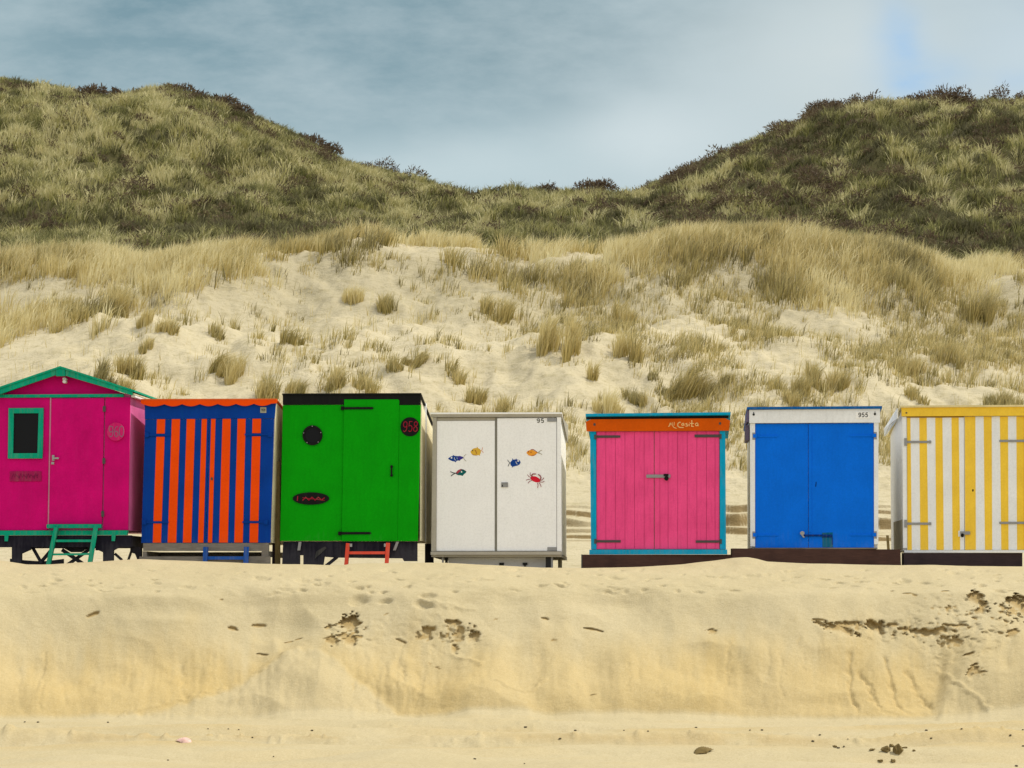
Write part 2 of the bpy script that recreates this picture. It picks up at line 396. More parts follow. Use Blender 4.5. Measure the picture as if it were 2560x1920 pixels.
    # crumbly roughness round the broken places
    def near(cx, cy, rx, ry): return np.exp(-((PX - cx) / rx) ** 2 - ((PY - cy) / ry) ** 2)
    cr = near(870, 1575, 80, 45) + near(1130, 1575, 90, 50) + near(2250, 1575, 170, 28) + near(2420, 1580, 120, 110)
    Pq += np.clip(cr, 0, 1) * np.maximum(fbm(PX / 15, PY / 9, 4, 91), -.1) * .09 * scarp
    # scalloped rim under the top at right: sand teeth
    Pq += near(2165, 1572, 55, 14) * (.5 + .5 * np.sin(PX / 2.3 + fbm(PX / 9, PX * 0, 2, 5) * 5)) * .05
    for (cx, cy, rx, ry, d, th) in ((868, 1560, 52, 20, .10, .05), (858, 1592, 46, 15, .08, .02), (1075, 1572, 40, 16, .08, .05), (1140, 1565, 60, 32, .09, .10), (2110, 1578, 58, 9, .10, -.1), (2320, 1582, 90, 9, .11, -.08), (2400, 1545, 110, 60, .05, .45), (2370, 1605, 60, 14, .09, .1), (2440, 1690, 34, 16, .10, .05), (2530, 1540, 50, 40, .10, .1)):
        e = 1 - np.sqrt(((PX - cx) / rx) ** 2 + ((PY - cy) / ry) ** 2)
        q = sst(th, th + .22, NZ + .35 * fbm(PX / 5, PY / 4, 2, 305) + e * .5 - .25) * (e > -.3) * sst(-.3, .1, e); Pq = np.maximum(Pq, .55 * d * q); raw = np.maximum(raw, q * .8)
    # flutes: damp furrows between the lobes
    def furrow(pts, wd, d, dm):
        nonlocal D, damp
        best = np.full_like(PX, 1e9)
        for (ax, ay), (bx, by) in zip(pts[:-1], pts[1:]):
            dx, dy = bx - ax, by - ay; t = np.clip(((wx - ax) * dx + (wy - ay) * dy) / (dx * dx + dy * dy), 0, 1)
            best = np.minimum(best, np.hypot(wx - ax - t * dx, wy - ay - t * dy))
        g = np.exp(-(best / wd) ** 2); D = D + d * g; damp = np.maximum(damp, dm * g)
    for pts in ([(2122,1630),(2126,1700),(2134,1750),(2150,1782),(2180,1788)], [(2150,1672),(2175,1705),(2186,1745),(2205,1775),(2240,1785)],
                [(2212,1640),(2226,1700),(2243,1745),(2270,1778),(2310,1785)], [(2268,1665),(2300,1715),(2325,1750),(2332,1785)]):
        furrow(pts, 5, .035, .9)
    for pts in ([(1128,1612),(1150,1632),(1175,1642),(1205,1656)], [(2345,1662),(2400,1715),(2440,1755),(2475,1795)], [(640,1668),(690,1640),(740,1612)], [(300,1792),(380,1765),(470,1742),(560,1708)], [(1240,1712),(1275,1728),(1310,1732),(1340,1722),(1360,1700)], [(1050,1505),(1120,1512),(1190,1508)]):
        furrow(pts, 4.5, -.022, 0)
    for k in range(46):
        x0 = rng.choice([rng.uniform(880, 1130), rng.uniform(880, 1130), rng.uniform(1500, 2100), rng.uniform(0, 600), rng.uniform(1900, 2350)])
        y0 = rng.uniform(1590, 1700); l = rng.uniform(40, 120)
        furrow([(x0, y0), (x0 + rng.normal(0, 8), y0 + l)], rng.uniform(2, 6), rng.uniform(.004, .014), rng.uniform(.2, .6))
    low_ = sst(1560, 1640, PY)
    D += fbm(PX / 42, PY / 220, 3, 12) * .018 * scarp * low_ + fbm(PX / 130, PY / 100, 3, 14) * .045 * scarp + fbm(PX / 330, PY / 220, 2, 15) * .17 * scarp + (np.abs(fbm(PX / 150, PY / 120, 2, 16)) - .25) * .07 * scarp
    D = np.where(D > 0, D * (1 - .85 * sst(1745, 1790, PY)), D)
    D += fbm(PX / 9, PY / 60, 3, 22) * .005 * scarp * low_ + fbm(PX / 16, PY / 14, 3, 23) * .006 * scarp
    damp = np.maximum(damp, sst(1520, 1715, PY + fbm(PX / 60, PY / 90, 4, 41) * 55 + fbm(PX / 18, PY / 300, 3, 43) * 30) * (1 - .75 * f1) * (1 - .6 * f2) * (.55 + .5 * vnoise(PX / 160, PY / 400, 3)))
    damp *= (Yp > 29.9) * (1 - sst(1782, 1800, PY))
    # softer footprints on the top
    for cx, cy, rx, ry, d in [(655,1448,26,7,.05),(760,1452,30,7,.05),(805,1460,26,6,.04),(898,1492,34,13,.07),(965,1502,22,8,.05),(1070,1492,28,6,.05),(1060,1515,34,10,.05),(1355,1463,24,5,.04),(880,1455,16,5,.04),
            (2455,1463,14,8,.06),(2500,1482,24,9,.06),(2260,1452,20,5,.04),(2150,1457,26,5,.04),(1880,1440,30,5,.03),(2060,1448,24,4,.03),(2385,1432,22,4,.04),(1540,1445,30,4,.03),(470,1470,26,6,.03)]:
        pit(cx, cy, rx, ry, d, .75, .4)
    for k in range(150):
        pit(rng.uniform(-100, 2660), rng.uniform(1422, 1480), rng.uniform(8, 26), rng.uniform(2, 4.5), rng.uniform(.012, .038), .8, .5)
    top = sst(1500, 1470, PY) * (Yp > 31)
    D += (fbm(PX / 70, PY / 16, 4, 61) * .035) * top * (1 - sst(34.0, 34.8, Yp))
    D = D * np.where(D > 0, sst(29.72, 30.05, Yp), sst(29.2, 30.3, Yp)) * (1 - sst(34.9, 35.2, Yp))
    Pq = Pq * sst(29.9, 30.1, Yp) * (1 - sst(33.8, 34.2, Yp))
    Y = Y + Pq
    Y = Y + .55 * D; Z = Z - .83 * D
    # the open beach: tyre tracks, low mounds, toe
    b = (1 - sst(29.6, 30.0, Yp)) * sst(15, 19, Yp)
    PYb = 1480 + EYE / Yp.clip(5) * F
    zb = fbm(X * .30, Yp * 1.3, 4, 51) * .075 + fbm(X * 1.3, Yp * 4.5, 4, 52) * .024 + fbm(X * 6, Yp * 9, 3, 53) * .009
    for c, wd, d in ((1813, 4, -.012), (1823, 3.5, .030), (1832, 4, -.022), (1841, 3, .012), (1852, 4, -.022), (1861, 4, .018), (1872, 5, -.012), (1888, 6, .02)):
        cc = c + fbm(X * .25 + c, X * 0, 2, int(c)) * 3.5
        zb = zb - np.exp(-((PYb - cc) / wd) ** 2) * d * 5 * (.4 + 1.0 * vnoise(X * .8, X * 0 + c, 9))
    for cx, cy, rx, ry, d in [(230,1905,260,14,.05),(230,1900,200,10,.05),(990,1900,170,14,.11),(880,1935,330,25,.05),(1500,1915,300,18,.04),(2050,1925,300,25,.05)]:
        zb = zb + d * np.exp(-((PX - cx) / rx) ** 2 - ((PYb - cy) / ry) ** 2)
    ntr = sum(np.exp(-((PYb - c_) / 6) ** 2) for c_ in (1824, 1853))
    zb = zb + ntr * (np.abs(fbm(X * 5, Yp * 4, 3, 58)) * .03 + sst(.35, .6, fbm(X * 9, Yp * 5, 2, 59)) * .03)
    Z = Z + b * zb
    trk = sum(np.exp(-((PYb - c_) / 3.2) ** 2) for c_ in (1823, 1832, 1852, 1872)) * b * vnoise(X * 1.2, X * 0, 88)  # disturbed damp sand, darkened to stand in for weak relief shading
    mott = b * sst(.0, .5, fbm(X * .8, Yp * 3, 4, 57)) * .15
    damp = np.clip(damp + trk * .55 + mott, 0, 1)
    trk2 = sum(np.exp(-((PYb - c_ - fbm(X * .3 + c_, X * 0, 2, 7) * 2.5) / 1.6) ** 2) for c_ in (1821, 1828, 1856)) * b * sst(.25, .7, vnoise(X * 2.5, X * 0 + 4, 89))
    raw_shade_b = np.clip(raw + trk * .14 + trk2 * .38, 0, 1)
    BZ['a'] = (X[0].copy(), fine.copy(), Z.copy())
    o = grid_mesh('beach', X, Y, Z, M_SAND, {'damp': damp * .95, 'raw': raw_shade_b})
    tag(o, 'sand', None, kind='structure')
    return
build_berm()

# ------------------------------------------------------------------ the dunes
RIDGE = [(-400,640),(0,633),(200,620),(400,620),(480,604),(660,622),(860,588),(1050,598),(1250,597),(1400,608),(1600,612),(1800,582),(1900,582),(2030,590),(2120,612),(2200,612),(2300,632),(2360,655),(2440,662),(2510,651),(2560,653),(3000,650)]
HILL = [(-600,230),(-200,200),(0,191),(150,203),(215,219),(265,226),(325,220),(395,208),(480,216),(540,226),(605,262),(650,289),(752,336),(800,365),(860,399),(920,418),(1000,430),(1100,465),(1170,485),(1215,497),(1262,477),(1388,474),(1550,492),(1640,450),(1736,405),(1851,350),(1960,305),(2080,262),(2130,248),(2200,246),(2300,238),(2400,240),(2480,240),(2560,240),(2800,225),(3200,240)]
XL = np.arange(-130, 130.1, .5); YL = np.arange(34, 200.1, .25)
def _lattice():
    H = np.zeros((len(YL), len(XL)))
    ridge = EYE + (1480 - (interp(1280 + XL / 64 * F, RIDGE) + 46)) / F * 64
    hill = EYE + (1480 - (interp(1280 + XL / 108 * F, HILL) + 54)) / F * 108
    for i in range(len(XL)):
        zr, zh = ridge[i], hill[i]
        ys = [34, 38, 41, 42.9, 44.3, 46.5, 52, 58, 62, 64, 67, 72, 78, 84, 92, 100, 105, 108, 112, 125, 200]
        t = lambda k: 12.0 + (zh - 12.0) * k
        zs = [1.9, 1.92, 2.20, 2.50, 2.62, 3.25, 5.2 + (zr - 10.4) * .3 - .0, 7.6 + (zr - 10.4) * .6 - .2, zr - .75, zr - .25, zr - .3, zr - .35, t(.0) + .5, t(.24), t(.55), t(.83), t(.95), zh, zh - .9, zh - 6, zh - 14]
        H[:, i] = smooth1(np.interp(YL, ys, zs), 4)
    return H
HL = _lattice()
def ledges(x, y, mask=False):
    s = np.zeros_like(x, float); mk = np.zeros_like(s)
    for k, (y0, dz) in enumerate(((43.05, .07), (43.22, .05), (43.42, .12), (43.72, .20), (43.98, .07), (44.15, .12))):
        yy = y0 + fbm(x * (.9 + .2 * k), x * 0 + k, 4, 60 + k) * .22
        amt = np.clip(.75 + 1.3 * fbm(x * .5 + 9 * k, x * 0, 2, 90 + k), .1, 1.25)
        s = s + dz * sst(0, .06, y - yy) * amt + dz * (1 - amt) * sst(-.2, .6, y - yy)
        mk = np.maximum(mk, sst(-.012, .004, y - yy) * (1 - sst(.045, .065, y - yy)) * np.clip(amt, 0, 1))
    return mk if mask else s
def Hn(x, y):
    x = np.asarray(x, float); y = np.asarray(y, float)
    fx = np.clip((x - XL[0]) / .5, 0, len(XL) - 1.001); fy = np.clip((y - YL[0]) / .25, 0, len(YL) - 1.001)
    ix = fx.astype(int); iy = fy.astype(int); fx = fx - ix; fy = fy - iy
    z = (HL[iy, ix] * (1 - fx) + HL[iy, ix + 1] * fx) * (1 - fy) + (HL[iy + 1, ix] * (1 - fx) + HL[iy + 1, ix + 1] * fx) * fy
    z = z + ledges(x, y)
    m = sst(45.5, 50, y) * (1 - .55 * sst(60, 64, y))
    z = z + m * (fbm(x * .22, y * .22, 3, 101) * .85 + fbm(x * .75, y * .6, 3, 103) * .36)
    z = z + sst(44.6, 46, y) * fbm(x * 2.0, y * 1.9, 4, 105, .6) * .13
    m2 = sst(76, 84, y)
    z = z + m2 * (fbm(x * .20, y * .2, 3, 111) * 1.0 + fbm(x * .62, y * .55, 3, 113) * .75) * (1 - .86 * sst(95, 104, y))
    return z
def vegmask(x, y):
    px, py = proj(x, y, Hn(x, y))
    bare = np.exp(-(((px - 905) / 75) ** 2 + ((py - 560) / 50) ** 2)) * 1.5 * (vnoise(x * .9, y * .9, 4) > .4) + np.exp(-(((px - 2420) / 160) ** 2 + ((py - 335) / 18) ** 2))
    bare = np.clip(bare, 0, 1) * sst(-.1, .5, fbm(x * 1.6, y * 2.2, 3, 199)) * .8
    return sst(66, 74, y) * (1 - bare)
def build_dunes():
    xs = np.concatenate([-130 + np.arange(0, 90, 2.5), np.arange(-40, -11, .3), np.arange(-11, 11, .055), np.arange(11, 40, .3), np.arange(40, 131, 2.5)])
    ys = np.concatenate([np.arange(38.5, 42.8, .12), np.arange(42.8, 44.7, .012), np.arange(44.7, 66, .085), np.arange(66, 112, .3), np.arange(112, 200, 3)])
    X, Y = np.meshgrid(xs, ys); Z = Hn(X, Y)
    Z[0, :] = 1.93; 
    raw = ledges(X, Y, True) * .85  # ledge faces: damp brown sand with their shade put into the colour
    litter = sst(.1, .5, fbm(X * .6, Y * .6, 4, 121)) * .35 * (Y > 45)
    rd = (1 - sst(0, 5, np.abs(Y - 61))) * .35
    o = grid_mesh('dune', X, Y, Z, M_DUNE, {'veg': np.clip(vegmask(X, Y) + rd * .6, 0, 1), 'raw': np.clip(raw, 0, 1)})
    tag(o, kind='structure')
    # the land behind and to the sides, out to the horizon
    bm = bmesh.new(); bmesh.ops.create_grid(bm, x_segments=30, y_segments=30, size=2000)
    for v in bm.verts: v.co.z = -.6
    for f in list(bm.faces):
        c_ = f.calc_center_median()
    g = link_bm(bm, 'ground', M_SAND); tag(g, kind='structure')
build_dunes()

# ------------------------------------------------------------------ vegetation
def grass_mat(name, stops, tip):
    t = MT(name)
    x = t.ramp(t.attr('tone'), stops)
    x = t.mix(t.math('MULTIPLY', t.attr('ht'), .60), x, t.mix(t.attr('tone'), tuple(v * .55 for v in tip), tip))
    t.col(x); t.rough(.75); t.b.inputs['Specular IOR Level'].default_value = .2
    tr = t.n('ShaderNodeBsdfTranslucent'); t.l(x, tr.inputs[0])
    mx = t.n('ShaderNodeMixShader'); mx.inputs[0].default_value = .30
    t.l(t.b.outputs[0], mx.inputs[1]); t.l(tr.outputs[0], mx.inputs[2])
    out = [n for n in t.t.nodes if n.type == 'OUTPUT_MATERIAL'][0]; t.l(mx.outputs[0], out.inputs[0])
    return t.m
M_MARRAM = grass_mat('marram_blades', [(0, (.105, .085, .022)), (.25, (.24, .205, .050)), (.5, (.50, .385, .115)), (.75, (.65, .55, .25)), (1, (.78, .72, .46))], (.86, .76, .44))
M_HILL = grass_mat('hill_grass_blades', [(0, (.030, .026, .010)), (.25, (.075, .082, .016)), (.5, (.185, .195, .045)), (.75, (.42, .385, .13)), (1, (.66, .60, .33))], (.54, .50, .27))
M_SCRUB = grass_mat('scrub_twigs', [(0, (.075, .048, .034)), (.5, (.13, .095, .055)), (1, (.20, .165, .08))], (.26, .20, .14))

def blade_arrays(P, h, lean, w, tone, face=None):
    n = len(P); up_ = np.array([0, 0, 1.])
    az = rng.uniform(0, 2 * np.pi, n); wd = np.stack([np.cos(az), np.sin(az) * .6, np.zeros(n)], -1) * (w[:, None] / 2)
    L3 = np.concatenate([lean, np.zeros((n, 1))], -1)
    mid = P + up_ * (h * .55)[:, None] + L3 * .32 * h[:, None]
    tip = P + up_ * (h * (1 - .35 * np.clip(np.linalg.norm(lean, axis=1), 0, 1)))[:, None] + L3 * h[:, None]
    V = np.stack([P - wd, P + wd, mid - wd * .8, mid + wd * .8, tip], 1)
    T = np.repeat(tone[:, None], 5, 1); Hh = np.tile(np.array([0, 0, .5, .5, 1.]), (n, 1))
    return V.reshape(-1, 3), T.ravel(), Hh.ravel()
def blade_mesh(name, V, T, Hh, mat):
    n = len(V) // 5; me = bpy.data.meshes.new(name)
    me.vertices.add(n * 5); me.vertices.foreach_set('co', V.astype(np.float32).ravel())
    b = (np.arange(n, dtype=np.int32) * 5)[:, None]
    loops = np.concatenate([b + np.array([0, 1, 3, 2]), b + np.array([2, 3, 4])], 1).ravel().astype(np.int32)
    me.loops.add(len(loops)); me.loops.foreach_set('vertex_index', loops)
    me.polygons.add(2 * n)
    st = np.stack([np.arange(n) * 7, np.arange(n) * 7 + 4], 1).ravel().astype(np.int32)
    me.polygons.foreach_set('loop_start', st); me.polygons.foreach_set('loop_total', np.tile(np.array([4, 3], np.int32), n))
    me.update(calc_edges=True)
    for k, v in (('tone', T), ('ht', Hh)):
        at = me.attributes.new(k, 'FLOAT', 'POINT'); at.data.foreach_set('value', v.astype(np.float32))
    me.materials.append(mat)
    o = bpy.data.objects.new(name, me); COL.objects.link(o); return o
def clumps(cx, cy, rad, ht, nb, tone, w, lean=(.22, 0), spread=.5, tvar=.16):
    """arrays of clump parameters -> blade arrays"""
    idx = np.repeat(np.arange(len(cx)), nb); n = len(idx)
    r = np.sqrt(rng.uniform(0, 1, n)) * rad[idx]; a = rng.uniform(0, 2 * np.pi, n)
    ox, oy = r * np.cos(a), r * np.sin(a); x = cx[idx] + ox; y = cy[idx] + oy
    P = np.stack([x, y, Hn(x, y) - .02], -1)
    h = ht[idx] * rng.uniform(.5, 1.1, n)
    rr = np.maximum(rad[idx], .05)
    ln = np.stack([ox / rr * spread + rng.normal(0, .16, n) + lean[0], oy / rr * spread + rng.normal(0, .16, n) + lean[1]], -1)
    tn = np.clip(tone[idx] + rng.normal(0, tvar, n), 0, 1)
    return blade_arrays(P, h, ln, w * rng.uniform(.6, 1.3, n), tn)
def cat(parts): return tuple(np.concatenate([p[i] for p in parts]) for i in range(3))

LOW = [(-300,880),(0,870),(150,860),(240,840),(290,790),(350,770),(480,780),(600,770),(690,740),(740,690),(860,690),(950,700),(1060,735),(1200,735),(1290,745),(1370,790),(1480,790),(1560,770),(1640,740),(1740,720),(1850,700),(1950,790),(2060,830),(2200,800),(2330,800),(2480,810),(2560,800),(2900,790)]
def foredune_grass():
    parts = []
    # dense band along the ridge, thinning downhill
    n = 29000; x = rng.uniform(-20, 20, n); y = rng.uniform(49, 71, n)
    px, py = proj(x, y, Hn(x, y)); lo = interp(px, LOW)
    t = (lo - py) / 110.0
    dens = np.clip(.12 + t * .75, 0, 1) * (py < lo + 6) + (y > 63.5) * .6
    gap = fbm(x * .45, y * .45, 3, 141) + .25 * fbm(x * 1.6, y * 1.6, 2, 142)
    leftgap = np.exp(-((px - 330) / 330) ** 2) * (py > 690)
    dens = dens * sst(-.16 + .16 * leftgap, .14 + .16 * leftgap, gap + t * .16)
    k = rng.uniform(0, 1, n) < dens * .60; x, y, px, py = x[k], y[k], px[k], py[k]
    tone = np.clip(.57 + .85 * fbm(x * .5, y * .5, 3, 151) + rng.normal(0, .17, len(x)) + .26 * sst(61, 64, y) * sst(900, 1400, px) + .10 * sst(61, 64, y), .12, 1)
    ht = rng.uniform(.35, .82, len(x)) * np.where(y > 63, .85, 1)
    parts.append(clumps(x, y, rng.uniform(.14, .34, len(x)), ht, rng.integers(24, 54, len(x)), tone, .020, spread=.32))
    # stray wisps and dead stems over the open sand
    n = 21000; x = rng.uniform(-14, 14, n); y = rng.uniform(46.5, 62, n)
    px, py = proj(x, y, Hn(x, y))
    d = sst(-.25, .45, fbm(x * .5, y * .5, 4, 161)) * (.35 + .65 * sst(1250, 1500, px)) * (1 - .75 * np.exp(-((px - 560) / 200) ** 2))
    k = rng.uniform(0, 1, n) < d; x, y = x[k], y[k]
    parts.append(clumps(x, y, rng.uniform(.04, .26, len(x)), rng.uniform(.10, .40, len(x)) * (1 + .6 * (rng.uniform(0, 1, len(x)) > .85)), rng.integers(3, 24, len(x)),
                        rng.uniform(.1, .7, len(x)), .014, spread=.25))
    n = 5000; x = rng.uniform(-13, 13, n); y = rng.uniform(46, 60, n); k = rng.uniform(0, 1, n) < sst(-.2, .4, fbm(x * .7, y * .7, 3, 171)); x, y = x[k], y[k]
    parts.append(clumps(x, y, np.full(len(x), .05), rng.uniform(.2, .5, len(x)), rng.integers(1, 4, len(x)), rng.uniform(.5, .9, len(x)), .011, spread=.1, lean=(.08, 0)))
    o = blade_mesh('marram_grass', *cat(parts), M_MARRAM)
    tag(o, 'pale straw marram grass growing over the sandy foredune behind the huts', 'grass', kind='stuff')
foredune_grass()
def hill_grass():
    parts = []
    n = 27000; x = rng.uniform(-36, 36, n); y = rng.uniform(73, 111, n)
    k = (np.abs(x) < y * .235 + 3) & (rng.uniform(0, 1, n) < .25 + .75 * vegmask(x, y)); x, y = x[k], y[k]
    px, py = proj(x, y, Hn(x, y))
    big = fbm(x * .16, y * .16, 3, 181); fine = fbm(x * 1.15, y * .7, 4, 183, .7)
    right = sst(1500, 1800, px); base = .60 * (1 - right) + .42 * right + .12 * np.exp(-((px - 1150) / 200) ** 2) - .16 * np.exp(-((py - 600) / 45) ** 2)
    tone = np.clip(base - .11 + .40 * big + 1.75 * fine + rng.normal(0, .20, len(x)), .0, 1)
    parts.append(clumps(x, y, rng.uniform(.15, .42, len(x)), rng.uniform(.32, .62, len(x)) * (.78 + .45 * np.clip(fine + .5, 0, 1)) * np.where(y > 100, .8, 1), rng.integers(17, 33, len(x)), tone, .034, spread=.8, lean=(.14, -.05), tvar=.12))
    o = blade_mesh('hill_grass', *cat(parts), M_HILL)
    tag(o, 'tussocky olive and straw grass covering the high dunes behind', 'grass', kind='stuff')
hill_grass()
def twig_arrays(c, rx, rz, n, tone, w=.05, ln=.16):
    """a bushy blob of little twigs and leaves as short blades"""
    d = rng.normal(0, 1, (n, 3)); d /= np.linalg.norm(d, axis=1)[:, None]; d[:, 2] = np.abs(d[:, 2])
    r = rng.uniform(.35, 1, n) ** .6 * (1 + .25 * np.sin(d[:, 0] * 5 + c[0]) * np.cos(d[:, 1] * 4))
    P = np.asarray(c) + d * np.array([rx, rx, rz]) * r[:, None]
    l = d * .6 + rng.normal(0, .35, (n, 3)); l /= np.linalg.norm(l, axis=1)[:, None]
    side = np.cross(l, rng.normal(0, 1, (n, 3))); side /= np.linalg.norm(side, axis=1)[:, None]
    s = w * rng.uniform(.5, 1.3, n)[:, None] * side; L_ = ln * rng.uniform(.5, 1.3, n)[:, None] * l
    V = np.stack([P - s * .3, P + s * .3, P + L_ * .5 - s, P + L_ * .5 + s, P + L_], 1).reshape(-1, 3)
    T = np.repeat(np.clip(tone + rng.normal(0, .22, n), 0, 1)[:, None], 5, 1).ravel()
    return V, T, np.tile(np.array([0, 0, .3, .3, .6]), n)
def hill_scrub():
    parts = []; n = 1000; x = rng.uniform(-32, 32, n); y = rng.uniform(78, 108, n)
    px, py = proj(x, y, Hn(x, y)); d = sst(.0, .35, fbm(x * .18, y * .18, 3, 191) + .15 * (px > 1600) + rng.normal(0, .1, n))
    k = (rng.uniform(0, 1, n) < d * np.where(x > 3, .7, .35)) & (np.abs(x) < y * .235 + 2); x, y = x[k], y[k]; z = Hn(x, y)
    for a, b, c_ in zip(x, y, z):
        r = rng.uniform(.35, .8); parts.append(twig_arrays((a, b, c_ + .05), r, r * .85, int(420 * r + 60), rng.uniform(.2, .7), .022, .15))
    n = 5200; x = rng.uniform(-32, 32, n); y = rng.uniform(76, 108, n); k = (np.abs(x) < y * .235 + 2) & (fbm(x * .9, y * .7, 3, 195, .7) + .14 * (x > 3) > .16); x, y = x[k], y[k]
    for a, b, c_ in zip(x, y, Hn(x, y)):
        q = rng.uniform(.18, .42); parts.append(twig_arrays((a, b, c_ + .02), q, q * .9, 70, rng.uniform(.0, .8), .022, .13))
    o = blade_mesh('dune_scrub', *cat(parts), M_SCRUB)
    tag(o, 'dark brown low scrub scattered among the grass of the high dunes', 'scrub', kind='stuff')
hill_scrub()

def hit(px, py, y0=44.8, y1=112):
    """first ground point of the dunes under this sight line"""
    ys = np.arange(y0, y1, .05); xs, zs = zip(*[up(px, py, v) for v in (1.0,)])
    a = xs[0]; b = zs[0] - EYE
    X = a * ys; Zr = EYE + b * ys; d = Hn(X, ys) - Zr
    i = np.argmax(d > 0)
    if not d[i] > 0: i = int(np.argmax(d))
    return X[i], ys[i]
# single marram tufts that stand apart on the sand
TUFTS = [ # px, py of the foot, width, height in photo px, tone, label
 (258,950,52,50,.12,'dark brown tuft just right of the gable peak of the magenta hut'),
 (322,940,64,72,.45,'golden upright tuft rising above the right roof slope of the magenta hut'),
 (317,975,34,34,.55,'small straw tuft low behind the magenta hut roof edge'),
 (545,932,50,66,.33,'brown leaning tuft alone on bare sand above the orange scalloped roof'),
 (582,952,46,80,.52,'taller pale golden tuft beside the brown one above the orange scalloped roof'),
 (667,993,56,56,.42,'golden bush of marram directly behind the gap between striped and green huts'),
 (740,980,52,38,.45,'low row of upright stems above the left end of the green hut'),
 (837,970,46,48,.50,'thin orange-brown tuft above the door of the green hut'),
 (912,975,60,46,.45,'wide orange-brown tuft above the right end of the green hut'),
 (985,917,40,36,.42,'small rust coloured tuft on mid slope above the green hut'),
 (1038,918,60,36,.40,'wind flattened rust coloured tuft with stems lying to the right'),
 (1138,946,42,46,.35,'greyish green tuft on the slope left above the white hut'),
 (1190,1008,44,60,.45,'golden tuft standing right behind the roof of the white hut'),
 (1254,1028,30,46,.50,'sparse tuft touching the roof line in the middle of the white hut'),
 (1243,797,76,66,.42,'rounded green-gold tuft in a sand hollow below the grass band'),
 (1366,877,62,92,.52,'tall golden tuft left of the centre of the right dune slope'),
 (1427,892,52,104,.55,'tall narrow straw tuft next to the golden one on the slope'),
 (1569,898,66,82,.50,'large fountain shaped golden tuft above the cyan framed hut'),
 (1557,805,54,62,.50,'golden tuft growing uphill of the fountain shaped one'),
 (1480,951,26,54,.45,'narrow upright tuft left above the orange board hut'),
 (1524,1032,72,58,.72,'pale yellowish tuft behind the roof of the orange board hut'),
 (1590,1010,66,34,.30,'low grey-green tuft behind the roof of the orange board hut'),
 (1640,956,36,26,.10,'very dark small tuft on the sand over the orange board hut'),
 (1716,993,128,84,.34,'broad olive tuft swept to the right above the orange board hut'),
 (1812,960,34,42,.36,'small upright tuft right of the broad swept olive one'),
 (2000,990,42,54,.33,'dark based tuft behind the white top board of the blue hut'),
 (2038,968,44,58,.36,'brownish tuft above the white top board of the blue hut'),
 (2098,972,54,62,.42,'round straw tuft above the number plate of the blue hut'),
 (1977,1013,26,42,.42,'short golden tuft touching the roof of the blue hut'),
 (2295,1008,44,32,.45,'small tuft above the left end of the yellow striped hut'),
 (2500,1010,112,44,.28,'wide greyish tuft above the right end of the yellow striped hut'),
 (2274,936,72,46,.50,'loose pale tuft on the slope above the yellow striped hut'),
 (2376,912,76,58,.42,'bristly brown tuft on the slope right of the loose pale one'),
 (2445,810,104,92,.36,'big green-gold tuft at the lower edge of the right grass band'),
 (358,815,46,46,.45,'left of two matching tufts on sand above the striped hut'),
 (415,826,52,48,.45,'right of two matching tufts on sand above the striped hut'),
 (366,871,26,42,.55,'slim pale tuft on the open slope below the two matching tufts'),
 (285,785,74,90,.50,'large gold tuft at the edge of the left grass patch'),
 (724,866,46,60,.22,'grey-green wispy tuft on the bare slope above the green hut'),
 (541,846,44,28,.25,'low grey tuft in the middle of the bare left slope'),
 (967,780,50,46,.25,'small dark twiggy tuft under the grass band left of centre'),
 (881,758,50,50,.50,'rusty straw tuft under the grass band left of centre'),
]
def build_tufts():
    for px, py, w, h, tone, lab in TUFTS:
        X, Y = hit(px, py); s = Y / F
        m = max(2, int(w / 16)); cx, cy, cr, chh, cn, ct = [], [], [], [], [], []
        for k in range(m):
            f_ = (k + .5) / m * 2 - 1 + rng.normal(0, .18)
            cx.append(X + f_ * w * s * .42); cy.append(Y + rng.normal(0, .10)); cr.append(w * s / m * rng.uniform(.6, .9))
            chh.append(h * s * (1.25 - .55 * f_ * f_) * rng.uniform(.7, 1.12)); cn.append(int((90 + w * 4.6) / m * rng.uniform(.6, 1.3))); ct.append(tone * .85 + .12 + rng.normal(0, .08))
        ln_ = (.75 if 'swept' in lab or 'flattened' in lab or 'leaning' in lab else rng.uniform(.08, .34), 0)
        V, T, Hh = clumps(np.array(cx), np.array(cy), np.array(cr), np.array(chh), np.array(cn), np.array(ct), .018, lean=ln_, spread=.2, tvar=.15)
        z0 = float(Hn(X, Y)); V = V - np.array([X, Y, z0])
        o = blade_mesh('marram_tuft', V, T, Hh, M_MARRAM); o.location = (X, Y, z0)
        tag(o, lab, 'grass tuft', 'marram tufts standing apart on the dune sand')
build_tufts()
